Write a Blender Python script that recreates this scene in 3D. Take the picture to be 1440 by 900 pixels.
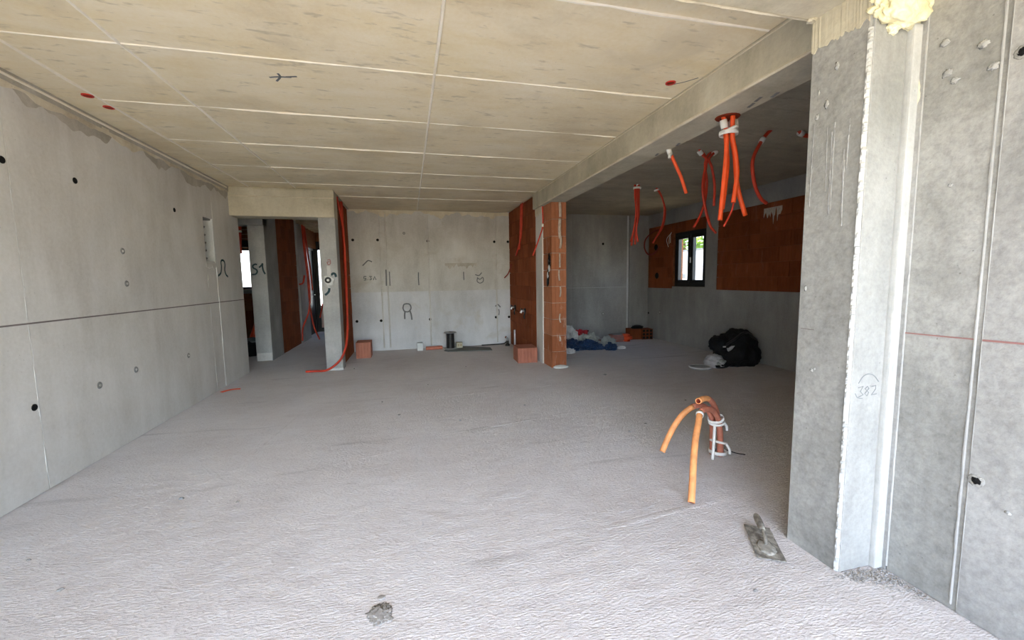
import bpy, bmesh, math, random
from mathutils import Vector, Matrix, noise

for o in list(bpy.data.objects):
    bpy.data.objects.remove(o)
random.seed(7)
scene = bpy.context.scene
C = scene.collection
PI = math.pi

# ---------------------------------------------------------------- camera
YAW, PITCH, ROLL, FPX = 0.24175, -0.09876, -0.015435, 584.6
cam_d = bpy.data.cameras.new('camera')
cam = bpy.data.objects.new('camera', cam_d)
C.objects.link(cam)
fw = Vector((math.sin(YAW) * math.cos(PITCH), math.cos(YAW) * math.cos(PITCH), math.sin(PITCH)))
rt = Vector((math.cos(YAW), -math.sin(YAW), 0))
upv = rt.cross(fw)
r2 = rt * math.cos(ROLL) + upv * math.sin(ROLL)
u2 = -rt * math.sin(ROLL) + upv * math.cos(ROLL)
M3 = Matrix((r2, u2, -fw)).transposed()
cam.matrix_world = Matrix.Translation((0, 0, 1.40)) @ M3.to_4x4()
cam_d.sensor_width = 36.0
cam_d.lens = FPX / 1440 * 36
cam_d.clip_start = 0.02
scene.camera = cam

# ---------------------------------------------------------------- sky, sun, exposure
world = bpy.data.worlds.new('sky')
scene.world = world
world.use_nodes = True
wn = world.node_tree.nodes
wl = world.node_tree.links
bg = wn['Background']
sky = wn.new('ShaderNodeTexSky')
sky.sky_type = 'NISHITA'
sky.sun_disc = False
sky.sun_elevation = math.radians(58)
sky.sun_rotation = math.radians(191)
sky.air_density = 1.0
sky.dust_density = 1.3
sky.ozone_density = 1.0
wl.new(sky.outputs[0], bg.inputs[0])
bg.inputs[1].default_value = 1.0

sun_d = bpy.data.lights.new('sun', 'SUN')
sun_d.energy = 6.4
sun_d.angle = math.radians(0.53)
sun_d.color = (1.0, 0.95, 0.87)
sun = bpy.data.objects.new('sun', sun_d)
C.objects.link(sun)
sun.rotation_euler = Vector((-0.12, -0.60, 1.0)).to_track_quat('Z', 'Y').to_euler()

scene.view_settings.view_transform = 'Standard'
scene.view_settings.look = 'None'
scene.view_settings.gamma = 1
scene.view_settings.use_curve_mapping = False
scene.view_settings.exposure = 0.9


# ---------------------------------------------------------------- materials
def srgb(r, g, b):
    f = lambda c: ((c / 255 + 0.055) / 1.055) ** 2.4 if c / 255 > 0.04045 else c / 255 / 12.92
    return (f(r), f(g), f(b), 1)


class NB:
    def __init__(s, name):
        s.m = bpy.data.materials.new(name)
        s.m.use_nodes = True
        s.n = s.m.node_tree.nodes
        s.l = s.m.node_tree.links
        s.b = s.n['Principled BSDF']

    def new(s, t, **kw):
        x = s.n.new(t)
        for k, v in kw.items():
            setattr(x, k, v)
        return x

    def coord(s, which='world', scale=(1, 1, 1)):
        if which == 'world':
            g = s.new('ShaderNodeNewGeometry').outputs['Position']
        else:
            g = s.new('ShaderNodeTexCoord').outputs['Object']
        mp = s.new('ShaderNodeMapping')
        mp.inputs['Scale'].default_value = scale
        s.l.new(g, mp.inputs['Vector'])
        return mp.outputs[0]

    def noise(s, co, scale, detail=4, rough=0.6, dist=0.0):
        x = s.new('ShaderNodeTexNoise')
        x.inputs['Scale'].default_value = scale
        x.inputs['Detail'].default_value = detail
        x.inputs['Roughness'].default_value = rough
        x.inputs['Distortion'].default_value = dist
        s.l.new(co, x.inputs['Vector'])
        return x.outputs['Fac']

    def ramp(s, fac, stops):
        x = s.new('ShaderNodeValToRGB')
        els = x.color_ramp.elements
        while len(els) < len(stops):
            els.new(0.5)
        for e, (p, c) in zip(els, stops):
            e.position = p
            e.color = c if len(c) == 4 else (*c, 1)
        s.l.new(fac, x.inputs[0])
        return x.outputs[0]

    def mix(s, a, b, fac, mode='MIX'):
        x = s.new('ShaderNodeMix', data_type='RGBA', blend_type=mode)
        for k, v in ((0, fac), (6, a), (7, b)):
            if hasattr(v, 'default_value') or hasattr(v, 'is_output'):
                s.l.new(v, x.inputs[k])
            else:
                x.inputs[k].default_value = v
        return x.outputs[2]

    def bump(s, h, strength, dist, prev=None):
        x = s.new('ShaderNodeBump')
        x.inputs['Strength'].default_value = strength
        x.inputs['Distance'].default_value = dist
        s.l.new(h, x.inputs['Height'])
        if prev is not None:
            s.l.new(prev, x.inputs['Normal'])
        return x.outputs[0]

    def done(s, col, rough=0.9, normal=None, spec=0.25):
        if hasattr(col, 'is_output'):
            s.l.new(col, s.b.inputs['Base Color'])
        else:
            s.b.inputs['Base Color'].default_value = col
        if hasattr(rough, 'is_output'):
            s.l.new(rough, s.b.inputs['Roughness'])
        else:
            s.b.inputs['Roughness'].default_value = rough
        s.b.inputs['Specular IOR Level'].default_value = spec
        if normal is not None:
            s.l.new(normal, s.b.inputs['Normal'])
        return s.m


G = lambda v: (v, v, v, 1)


def concrete(name, c_dark, c_mid, c_light, streak=(1, 1, 0.25), seed=0.0, big=0.9, speck=0.5, bump=0.35, stain=None, con=1.0):
    k = NB(name)
    co = k.coord('world', (1, 1, 1))
    mp = k.new('ShaderNodeMapping')
    mp.inputs['Location'].default_value = (seed, seed * 1.7, seed * 0.6)
    k.l.new(co, mp.inputs['Vector'])
    co = mp.outputs[0]
    mp2 = k.new('ShaderNodeMapping')
    mp2.inputs['Scale'].default_value = streak
    k.l.new(co, mp2.inputs['Vector'])
    a = k.noise(co, big, 5, 0.62, 0.4)
    col = k.ramp(a, [(0.32, c_dark), (0.5, c_mid), (0.68, c_light)])
    b = k.noise(mp2.outputs[0], 3.2, 5, 0.65, 0.3)
    col = k.mix(col, k.ramp(b, [(0.3, G(0.5 - 0.10 * con)), (0.5, G(0.5)), (0.72, G(0.5 + 0.10 * con))]), 0.75, 'OVERLAY')
    c = k.noise(co, 38, 4, 0.7)
    col = k.mix(col, k.ramp(c, [(0.3, G(0.5 - 0.08 * con)), (0.5, G(0.5)), (0.7, G(0.5 + 0.07 * con))]), speck, 'OVERLAY')
    if stain:
        st = k.noise(co, 1.7, 4, 0.65, 0.8)
        col = k.mix(col, stain, k.ramp(st, [(0.56, G(0)), (0.70, G(0.55))]))
    if streak[0] < 1:
        mps = k.new('ShaderNodeMapping')
        mps.inputs['Scale'].default_value = (0.45, 1.5, 1)
        k.l.new(co, mps.inputs['Vector'])
        sp = k.noise(mps.outputs[0], 13, 3, 0.6, 0.3)
        col = k.mix(col, tuple(c * 0.78 for c in c_dark[:3]) + (1,), k.ramp(sp, [(0.60, G(0)), (0.70, G(0.75))]))
    v = k.new('ShaderNodeTexVoronoi')
    v.inputs['Scale'].default_value = 22
    k.l.new(co, v.inputs['Vector'])
    pit = k.ramp(v.outputs['Distance'], [(0.03, G(0)), (0.09, G(1))])
    pn = k.noise(co, 5, 2)
    pit2 = k.mix(pit, G(1), k.ramp(pn, [(0.50, G(1)), (0.58, G(0))]))
    col = k.mix(col, k.mix(G(0.55), G(1), pit2), 0.7, 'MULTIPLY')
    n1 = k.bump(c, bump, 0.004)
    n2 = k.bump(k.noise(co, 7, 5, 0.6), bump, 0.012, n1)
    n3 = k.bump(pit2, 0.4, 0.003, n2)
    return k.done(col, 0.92, n3)


def plain(name, col, rough=0.6, spec=0.3, var=0.12, scale=12, bump=0.0, metallic=0.0, which='object'):
    k = NB(name)
    co = k.coord(which)
    n = k.noise(co, scale, 4, 0.6)
    lo = tuple(c * (1 - var) for c in col[:3]) + (1,)
    hi = tuple(min(1, c * (1 + var)) for c in col[:3]) + (1,)
    cc = k.ramp(n, [(0.3, lo), (0.7, hi)])
    nm = k.bump(n, bump, 0.01) if bump else None
    m = k.done(cc, rough, nm, spec)
    k.b.inputs['Metallic'].default_value = metallic
    return m


MAT = {}
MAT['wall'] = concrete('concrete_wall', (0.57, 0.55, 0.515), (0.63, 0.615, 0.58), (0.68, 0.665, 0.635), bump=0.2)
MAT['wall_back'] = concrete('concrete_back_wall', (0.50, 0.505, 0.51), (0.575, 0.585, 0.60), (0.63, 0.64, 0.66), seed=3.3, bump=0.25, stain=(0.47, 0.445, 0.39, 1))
MAT['wall_side_shade'] = concrete('concrete_side_room_shade', (0.27, 0.265, 0.255), (0.32, 0.315, 0.305), (0.38, 0.375, 0.365), seed=6.2, bump=0.25)  # darker copy of the wall concrete; the side room's shade is in its colour
MAT['pillar'] = concrete('concrete_pillar', (0.32, 0.32, 0.31), (0.37, 0.37, 0.36), (0.43, 0.43, 0.42), seed=6.9, big=2.0, bump=0.3)
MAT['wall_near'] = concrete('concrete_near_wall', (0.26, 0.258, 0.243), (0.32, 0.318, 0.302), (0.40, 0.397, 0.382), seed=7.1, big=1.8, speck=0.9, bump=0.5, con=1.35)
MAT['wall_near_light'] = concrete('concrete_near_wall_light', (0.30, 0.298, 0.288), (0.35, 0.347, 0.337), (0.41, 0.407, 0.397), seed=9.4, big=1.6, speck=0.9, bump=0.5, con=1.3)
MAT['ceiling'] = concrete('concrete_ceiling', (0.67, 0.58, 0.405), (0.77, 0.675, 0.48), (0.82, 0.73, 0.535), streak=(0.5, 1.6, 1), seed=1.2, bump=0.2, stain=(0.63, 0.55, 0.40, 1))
MAT['ceiling_side_shade'] = concrete('concrete_side_ceiling_shade', (0.37, 0.33, 0.25), (0.43, 0.385, 0.295), (0.48, 0.435, 0.34), streak=(0.5, 1.6, 1), seed=1.9, bump=0.25, stain=(0.33, 0.29, 0.21, 1))  # darker copy of the ceiling concrete, shade put into the colour
MAT['beam'] = concrete('concrete_beam', (0.42, 0.385, 0.29), (0.52, 0.48, 0.37), (0.60, 0.56, 0.45), seed=5.5, big=1.5, bump=0.4)
MAT['slurry'] = concrete('cement_slurry', (0.52, 0.46, 0.34), (0.62, 0.56, 0.43), (0.70, 0.64, 0.51), seed=2.5, big=3, bump=0.6)
MAT['ridge'] = concrete('cement_ridge', (0.80, 0.74, 0.62), (0.86, 0.80, 0.68), (0.90, 0.85, 0.74), seed=2.0, big=3, bump=0.5)
MAT['ridge_grey'] = concrete('cement_ridge_grey', (0.50, 0.495, 0.47), (0.57, 0.565, 0.54), (0.63, 0.625, 0.60), seed=2.0, big=3, bump=0.5)
MAT['ridge_near'] = concrete('cement_ridge_near', (0.37, 0.37, 0.36), (0.42, 0.42, 0.41), (0.47, 0.47, 0.46), seed=2.0, big=3, bump=0.5)
MAT['damp'] = concrete('damp_cement', (0.40, 0.37, 0.315), (0.46, 0.43, 0.375), (0.52, 0.49, 0.435), seed=2.9, big=3, bump=0.4)
MAT['patch'] = plain('broken_screed', (0.33, 0.315, 0.295, 1), 0.95, 0.1, 0.25, 40, which='world')
MAT['cake'] = plain('dried_mortar_cake', (0.30, 0.285, 0.25, 1), 0.95, 0.1, 0.3, 40)
MAT['joint'] = plain('joint_dark_grey', (0.24, 0.235, 0.225, 1), 0.95, 0.1, 0.2, 6, which='world')  # even dark grey for hole plugs, scuffs, louvres and crumbs
MAT['plaster'] = concrete('white_plaster', (0.52, 0.525, 0.51), (0.58, 0.585, 0.57), (0.64, 0.645, 0.635), seed=4.4, big=2.5, speck=0.6, bump=0.5)
MAT['plaster_pier'] = concrete('pier_plaster', (0.31, 0.313, 0.30), (0.355, 0.358, 0.345), (0.40, 0.403, 0.39), seed=4.4, big=2.5, speck=0.7, bump=0.6)
MAT['plaster_strip'] = concrete('pier_corner_plaster', (0.44, 0.445, 0.435), (0.49, 0.495, 0.485), (0.53, 0.535, 0.525), seed=8.1, big=2.5, speck=0.5, bump=0.5)
MAT['wall_back_upper'] = concrete('concrete_back_wall_upper', (0.46, 0.445, 0.41), (0.53, 0.52, 0.49), (0.59, 0.585, 0.56), seed=3.9, bump=0.3, stain=(0.42, 0.385, 0.315, 1))  # tanner upper pour; part of the warm light up there is in its colour
MAT['mortar'] = plain('mortar', (0.52, 0.44, 0.37, 1), 0.95, 0.1, 0.2, 30, 0.4, which='world')
MAT['mortar_dark'] = plain('mortar_clay_smear', (0.24, 0.10, 0.045, 1), 0.95, 0.1, 0.25, 14, 0.4, which='world')


def brick_mat(name, dark, mid, light, smear=0.0):
    k = NB(name)
    oi = k.new('ShaderNodeObjectInfo')
    co = k.coord('world')
    col = k.ramp(oi.outputs['Random'], [(0.0, dark), (0.5, mid), (1.0, light)])
    n = k.noise(k.coord('world', (1, 1, 0.35)), 9, 5, 0.65, 0.2)
    col = k.mix(col, k.ramp(n, [(0.3, G(0.40)), (0.7, G(0.60))]), 0.8, 'OVERLAY')
    f = k.noise(co, 60, 3, 0.7)
    if smear:
        sm = k.noise(k.coord('world', (1, 1, 0.3)), 8, 5, 0.7, 0.4)
        col = k.mix(col, (0.62, 0.50, 0.42, 1), k.ramp(sm, [(0.58, G(0)), (0.72, G(smear))]))
    return k.done(col, 0.92, k.bump(f, 0.3, 0.004), 0.2)


MAT['brick'] = brick_mat('clay_brick', (0.28, 0.095, 0.042), (0.37, 0.142, 0.070), (0.44, 0.185, 0.10), 0.55)
MAT['brick_deep'] = brick_mat('clay_brick_deep', (0.185, 0.048, 0.016), (0.225, 0.060, 0.020), (0.26, 0.075, 0.027), 0.10)
MAT['brick_loose'] = brick_mat('clay_brick_loose', (0.37, 0.145, 0.098), (0.39, 0.155, 0.105), (0.41, 0.17, 0.115), 0.0)
MAT['hole'] = plain('dark_hole', (0.012, 0.012, 0.012, 1), 0.8, 0.1)
MAT['paint_dark'] = plain('dark_green_spray', (0.025, 0.055, 0.065, 1), 0.7, 0.2)
MAT['paint_grey'] = plain('grey_marker', (0.16, 0.165, 0.17, 1), 0.8, 0.2)
MAT['pencil'] = plain('pencil', (0.23, 0.25, 0.26, 1), 0.8, 0.2)
MAT['chalk_line'] = plain('chalk_line', (0.18, 0.155, 0.15, 1), 0.9, 0.1)
MAT['chalk_red'] = plain('chalk_line_red', (0.33, 0.17, 0.16, 1), 0.9, 0.1)
MAT['conduit'] = plain('orange_red_conduit', (0.80, 0.09, 0.018, 1), 0.45, 0.4, 0.15, 9)
MAT['conduit_red'] = plain('red_conduit', (0.56, 0.05, 0.022, 1), 0.5, 0.35, 0.2, 9)
MAT['conduit_dark'] = plain('dark_red_conduit', (0.22, 0.035, 0.025, 1), 0.55, 0.3, 0.2, 9)
MAT['conduit_floor'] = plain('dusty_orange_conduit', (0.80, 0.34, 0.13, 1), 0.6, 0.3, 0.22, 16)
MAT['conduit_floor_red'] = plain('dusty_red_conduit', (0.48, 0.17, 0.11, 1), 0.6, 0.3, 0.2, 16)
MAT['conduit_in'] = plain('conduit_inside', (0.20, 0.03, 0.012, 1), 0.7, 0.2)
MAT['tape'] = plain('white_tape', (0.80, 0.78, 0.75, 1), 0.6, 0.3, 0.08, 20)
MAT['black'] = plain('black_plastic', (0.012, 0.012, 0.013, 1), 0.45, 0.4)
MAT['fabric_black'] = plain('black_nylon', (0.010, 0.010, 0.012, 1), 0.7, 0.2, 0.3, 30, 0.3)
MAT['white'] = plain('white_plastic', (0.70, 0.70, 0.69, 1), 0.5, 0.35, 0.06)
MAT['grey_plastic'] = plain('grey_plastic', (0.33, 0.34, 0.34, 1), 0.5, 0.35, 0.08)
MAT['white_block'] = plain('white_foam_block', (0.66, 0.69, 0.69, 1), 0.9, 0.1, 0.06)
MAT['beige_block'] = plain('beige_block', (0.52, 0.50, 0.38, 1), 0.9, 0.1, 0.1)
MAT['board'] = plain('dark_grey_board', (0.15, 0.155, 0.145, 1), 0.85, 0.2, 0.15, 6)
MAT['blue'] = plain('blue_plastic', (0.012, 0.038, 0.10, 1), 0.4, 0.4, 0.4, 10, 0.5)
MAT['bag_white'] = plain('white_film', (0.56, 0.56, 0.57, 1), 0.4, 0.4, 0.2, 9, 0.5)
MAT['bag_grey'] = plain('grey_film', (0.33, 0.35, 0.33, 1), 0.45, 0.4, 0.2, 9, 0.5)
MAT['red_bag'] = plain('red_bag', (0.45, 0.02, 0.03, 1), 0.5, 0.4, 0.2, 10)
MAT['orange_bag'] = plain('orange_bag', (0.80, 0.10, 0.03, 1), 0.5, 0.4, 0.1)
MAT['pink_bag'] = plain('pink_sack', (0.42, 0.20, 0.17, 1), 0.7, 0.2, 0.15)
MAT['wood_dark'] = plain('dark_red_wood', (0.12, 0.03, 0.025, 1), 0.8, 0.2, 0.3, 20)
MAT['frame'] = plain('black_window_frame', (0.012, 0.012, 0.013, 1), 0.4, 0.4)
MAT['metal'] = plain('chrome', (0.65, 0.66, 0.68, 1), 0.3, 0.5, 0.05, metallic=1.0)
MAT['red_cap'] = plain('red_cap', (0.50, 0.03, 0.02, 1), 0.5, 0.3)
MAT['leaf'] = plain('leaf', (0.20, 0.32, 0.04, 1), 0.6, 0.3, 0.4, 3)
MAT['bark'] = plain('bark', (0.12, 0.08, 0.05, 1), 0.9, 0.1, 0.3)
MAT['render_white'] = plain('white_render', (0.78, 0.78, 0.77, 1), 0.9, 0.1, 0.04, which='world')
MAT['wood_slat'] = plain('timber_slat', (0.40, 0.32, 0.22, 1), 0.8, 0.2, 0.2, 8)
MAT['pink_panel'] = plain('pink_panel', (0.62, 0.42, 0.38, 1), 0.7, 0.2, 0.1)

k = NB('spray_foam')
co = k.coord('object')
a = k.noise(co, 16, 4, 0.6, 0.5)
MAT['foam'] = k.done(k.ramp(a, [(0.3, (0.72, 0.66, 0.38, 1)), (0.6, (0.86, 0.82, 0.60, 1)), (0.8, (0.90, 0.88, 0.72, 1))]), 0.7, k.bump(k.noise(co, 45, 4, 0.6), 0.6, 0.01), 0.3)

k = NB('trowel_steel')
co = k.coord('object')
a = k.noise(co, 22, 6, 0.7, 0.6)
MAT['trowel'] = k.done(k.ramp(a, [(0.32, (0.07, 0.062, 0.055, 1)), (0.48, (0.20, 0.185, 0.16, 1)), (0.60, (0.36, 0.34, 0.29, 1)), (0.74, (0.52, 0.50, 0.46, 1))]), 0.6, k.bump(a, 0.5, 0.004), 0.4)

k = NB('window_glass')
tr = k.new('ShaderNodeBsdfTransparent')
tr.inputs[0].default_value = (0.93, 0.95, 0.95, 1)
gl = k.new('ShaderNodeBsdfGlossy')
gl.inputs['Roughness'].default_value = 0.02
ms = k.new('ShaderNodeMixShader')
ms.inputs[0].default_value = 0.06
k.l.new(tr.outputs[0], ms.inputs[1])
k.l.new(gl.outputs[0], ms.inputs[2])
k.l.new(ms.outputs[0], k.n['Material Output'].inputs[0])
MAT['glass'] = k.m

# screed floor
k = NB('rough_screed')
co = k.coord('world')
cs = k.coord('world', (1.0, 2.2, 1))
a = k.noise(co, 0.75, 5, 0.6, 0.5)
col = k.ramp(a, [(0.30, (0.64, 0.595, 0.575)), (0.5, (0.71, 0.67, 0.655)), (0.7, (0.76, 0.725, 0.71))])
b = k.noise(cs, 5, 6, 0.7, 0.2)
col = k.mix(col, k.ramp(b, [(0.3, G(0.43)), (0.7, G(0.57))]), 0.8, 'OVERLAY')
g1 = k.noise(cs, 36, 5, 0.72, 0.4)
col = k.mix(col, k.ramp(g1, [(0.30, G(0.34)), (0.46, G(0.5)), (0.7, G(0.60))]), 0.7, 'OVERLAY')
tr1 = k.noise(k.coord('world', (0.35, 2.6, 1)), 1.6, 4, 0.6, 0.5)
col = k.mix(col, (0.33, 0.30, 0.285, 1), k.ramp(tr1, [(0.62, G(0)), (0.73, G(0.45))]))
vv = k.new('ShaderNodeTexVoronoi')
vv.inputs['Scale'].default_value = 55
k.l.new(cs, vv.inputs['Vector'])
g2 = k.noise(cs, 110, 3, 0.7)
n1 = k.bump(g1, 0.75, 0.016)
n2 = k.bump(vv.outputs['Distance'], 0.45, 0.008, n1)
n3 = k.bump(g2, 0.5, 0.004, n2)
MAT['floor'] = k.done(col, 0.95, n3, 0.2)

k = NB('dry_earth')
co = k.coord('world')
a = k.noise(co, 0.5, 6, 0.7, 0.4)
MAT['earth'] = k.done(k.ramp(a, [(0.3, (0.52, 0.40, 0.22, 1)), (0.7, (0.64, 0.51, 0.31, 1))]), 0.95, k.bump(k.noise(co, 6, 5, 0.7), 0.6, 0.05), 0.1)


# ---------------------------------------------------------------- geometry helpers
def link(name, me, mat, parent=None, loc=None, smooth=False):
    o = bpy.data.objects.new(name, me)
    C.objects.link(o)
    if mat and not me.materials:
        me.materials.append(MAT[mat] if isinstance(mat, str) else mat)
    if parent:
        o.parent = parent
    if loc is not None:
        o.location = loc
    if smooth:
        for p in me.polygons:
            p.use_smooth = True
    return o


def from_bm(name, bm, mat, parent=None, loc=None, smooth=False):
    me = bpy.data.meshes.new(name)
    bmesh.ops.recalc_face_normals(bm, faces=bm.faces)
    bm.to_mesh(me)
    bm.free()
    return link(name, me, mat, parent, loc, smooth)


def struct(o, label=None, cat=None):
    o['kind'] = 'structure'
    if label:
        o['label'] = label
        o['category'] = cat
    return o


def tag(o, label, cat, group=None, kind=None):
    o['label'] = label
    o['category'] = cat
    if group:
        o['group'] = group
    if kind:
        o['kind'] = kind
    return o


def empty(name, loc=(0, 0, 0), rz=0.0):
    o = bpy.data.objects.new(name, None)
    C.objects.link(o)
    o.location = loc
    o.rotation_euler = (0, 0, rz)
    o.empty_display_size = 0.1
    return o


def bm_box(bm, x0, x1, y0, y1, z0, z1):
    v = [bm.verts.new((x, y, z)) for x in (x0, x1) for y in (y0, y1) for z in (z0, z1)]
    for f in ((0, 1, 3, 2), (4, 6, 7, 5), (0, 4, 5, 1), (2, 3, 7, 6), (0, 2, 6, 4), (1, 5, 7, 3)):
        bm.faces.new([v[i] for i in f])
    return v


def box(name, x0, x1, y0, y1, z0, z1, mat, parent=None, bevel=0.0, seg=1):
    """box given in the parent's space"""
    bm = bmesh.new()
    bm_box(bm, x0, x1, y0, y1, z0, z1)
    if bevel:
        bmesh.ops.bevel(bm, geom=bm.edges[:], offset=bevel, segments=seg, affect='EDGES', profile=0.7)
    return from_bm(name, bm, mat, parent)


def boxes(name, lst, mat, parent=None):
    bm = bmesh.new()
    for b in lst:
        bm_box(bm, *b)
    return from_bm(name, bm, mat, parent)


def cr(pts, n=6):
    """smooth polyline through pts"""
    P = [Vector(p) for p in pts]
    P = [2 * P[0] - P[1]] + P + [2 * P[-1] - P[-2]]
    out = []
    for i in range(1, len(P) - 2):
        for j in range(n):
            t = j / n
            a, b, c, d = P[i - 1], P[i], P[i + 1], P[i + 2]
            out.append(0.5 * ((2 * b) + (c - a) * t + (2 * a - 5 * b + 4 * c - d) * t * t + (3 * b - a - 3 * c + d) * t ** 3))
    out.append(P[-2])
    return out


def bm_tube(bm, pts, r, sides=10, hollow=False, taper=None):
    rings = []
    prev = None
    n = len(pts)
    for i, p in enumerate(pts):
        t = (pts[min(i + 1, n - 1)] - pts[max(i - 1, 0)]).normalized()
        if prev is None:
            a = Vector((0, 0, 1)) if abs(t.z) < 0.8 else Vector((1, 0, 0))
            u = t.cross(a).normalized()
        else:
            u = (prev - t * prev.dot(t)).normalized()
        prev = u
        w = t.cross(u)
        rr = r * (taper[i] if taper else 1)
        rings.append([bm.verts.new(p + (u * math.cos(2 * PI * k / sides) + w * math.sin(2 * PI * k / sides)) * rr) for k in range(sides)])
    for a, b in zip(rings, rings[1:]):
        for k in range(sides):
            bm.faces.new((a[k], a[(k + 1) % sides], b[(k + 1) % sides], b[k]))
    for ring, q, dr in ((rings[0], pts[0], pts[1] - pts[0]), (rings[-1], pts[-1], pts[-2] - pts[-1])):
        if hollow:
            dr = dr.normalized()
            inner = [bm.verts.new(q + (v.co - q) * 0.78) for v in ring]
            deep = [bm.verts.new(q + (v.co - q) * 0.74 + dr * r * 1.6) for v in ring]
            for k in range(sides):
                bm.faces.new((ring[k], ring[(k + 1) % sides], inner[(k + 1) % sides], inner[k]))
                f = bm.faces.new((inner[k], inner[(k + 1) % sides], deep[(k + 1) % sides], deep[k]))
                f.material_index = 1
            f = bm.faces.new(deep)
            f.material_index = 1
        else:
            bm.faces.new(ring)


def tube(name, pts, r, mat, parent=None, sides=10, hollow=False, n=6, raw=False, taper=None):
    pts = [Vector(p) for p in pts] if raw else cr(pts, n)
    bm = bmesh.new()
    bm_tube(bm, pts, r, sides, hollow, taper)
    o = from_bm(name, bm, mat, parent, smooth=True)
    if hollow:
        o.data.materials.append(MAT['conduit_in'])
    return o


def stroke(name, pts, nrm, width, mat, parent, n=5, thick=0.0022, raw=False):
    """paint stroke: flat ribbon of slight thickness lying on a wall with outward normal nrm"""
    P = [Vector(p) for p in pts] if raw else cr(pts, n)
    nrm = Vector(nrm)
    bm = bmesh.new()
    rings = []
    for i, p in enumerate(P):
        t = (P[min(i + 1, len(P) - 1)] - P[max(i - 1, 0)]).normalized()
        s = t.cross(nrm).normalized() * width * 0.5
        rings.append([bm.verts.new(q) for q in (p - s, p - s + nrm * thick, p + s + nrm * thick, p + s)])
    for a, b in zip(rings, rings[1:]):
        for k_ in range(4):
            bm.faces.new((a[k_], a[(k_ + 1) % 4], b[(k_ + 1) % 4], b[k_]))
    bm.faces.new(rings[0])
    bm.faces.new(rings[-1][::-1])
    return from_bm(name, bm, mat, parent)


def blob(name, mat, parent=None, size=(0.2, 0.2, 0.2), loc=(0, 0, 0), sub=4, amp=0.25, freq=2.0, seed=0, crease=0.5, flat=True, smooth=True, fn=None):
    bm = bmesh.new()
    bmesh.ops.create_icosphere(bm, subdivisions=sub, radius=1.0)
    off = Vector((seed * 3.1, seed * 1.7, seed * 5.3))
    for v in bm.verts:
        d = v.co.normalized()
        q = d * freq + off
        h = noise.fractal(q, 1.0, 2.0, 4) * (1 - crease) + (0.5 - abs(noise.noise(q * 1.7))) * crease
        v.co = d * (1 + amp * h)
        if fn:
            v.co = fn(v.co)
        v.co = Vector((v.co.x * size[0], v.co.y * size[1], v.co.z * size[2]))
        if flat and v.co.z < -size[2] * 0.55:
            v.co.z = -size[2] * 0.55
    if flat:
        for v in bm.verts:
            v.co.z += size[2] * 0.55
    return from_bm(name, bm, mat, parent, loc, smooth)


def lathe(name, prof, mat, parent=None, loc=(0, 0, 0), sides=24, axis='z', smooth=False):
    bm = bmesh.new()
    rings = []
    for r, z in prof:
        ring = []
        for k_ in range(sides):
            a = 2 * PI * k_ / sides
            p = (r * math.cos(a), r * math.sin(a), z)
            if axis == 'x':
                p = (z, p[0], p[1])
            elif axis == 'y':
                p = (p[0], z, p[1])
            ring.append(bm.verts.new(p))
        rings.append(ring)
    for a, b in zip(rings, rings[1:]):
        for k_ in range(sides):
            bm.faces.new((a[k_], a[(k_ + 1) % sides], b[(k_ + 1) % sides], b[k_]))
    bm.faces.new(rings[0])
    bm.faces.new(rings[-1])
    return from_bm(name, bm, mat, parent, loc, smooth)


_brick_cache = {}


def brick_mesh(L, D, Hh, mat, groove=True):
    key = (round(L, 3), round(D, 3), round(Hh, 3), mat)
    if key in _brick_cache:
        return _brick_cache[key]
    n = max(2, int(round(L / 0.055)))
    prof = []
    gw, gd = 0.012, 0.0045
    for i in range(n):
        u0, u1 = L * i / n, L * (i + 1) / n
        a = u0 + (gw / 2 if i else 0)
        b = u1 - (gw / 2 if i < n - 1 else 0)
        if i:
            prof.append((u0 - gw / 4 + gw / 4, -gd))
        prof += [(a, 0), (b, 0)]
    outline = [(u, d) for u, d in prof] + [(L, -D), (0, -D)]
    bm = bmesh.new()
    lo = [bm.verts.new((u, d, 0)) for u, d in outline]
    hi = [bm.verts.new((u, d, Hh)) for u, d in outline]
    m = len(outline)
    for i in range(m):
        bm.faces.new((lo[i], lo[(i + 1) % m], hi[(i + 1) % m], hi[i]))
    bm.faces.new(lo)
    bm.faces.new(hi)
    bmesh.ops.recalc_face_normals(bm, faces=bm.faces)
    me = bpy.data.meshes.new('brick')
    bm.to_mesh(me)
    bm.free()
    me.materials.append(MAT[mat])
    _brick_cache[key] = me
    return me


def brick_face(parent, origin, direction, L, z0, z1, mat='brick_deep', course=0.25, blen=0.30, depth=0.08, gap=0.006, jitter=0.002, bond=True, seed=0):
    """courses of clay blocks; origin = (x,y) of the face start, direction = angle of the run; outward is to the LEFT of the local -u... local +y"""
    rnd = random.Random(seed)
    rows = int(round((z1 - z0) / course))
    ch = (z1 - z0) / rows
    for r in range(rows):
        u = 0.0
        first = blen * (0.5 if (bond and r % 2) else 1.0)
        while u < L - 0.02:
            l = first if u == 0 else blen
            l = min(l, L - u)
            if 0 < L - u - l < 0.06:
                l = L - u
            me = brick_mesh(l - gap, depth, ch - gap, mat)
            o = bpy.data.objects.new('brick', me)
            C.objects.link(o)
            o.parent = parent
            j = rnd.uniform(-jitter, jitter)
            ca, sa = math.cos(direction), math.sin(direction)
            uu, dd = u + gap / 2, j
            o.location = (origin[0] + ca * uu - sa * dd, origin[1] + sa * uu + ca * dd, z0 + r * ch + gap / 2)
            o.rotation_euler = (0, 0, direction)
            u += l


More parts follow.
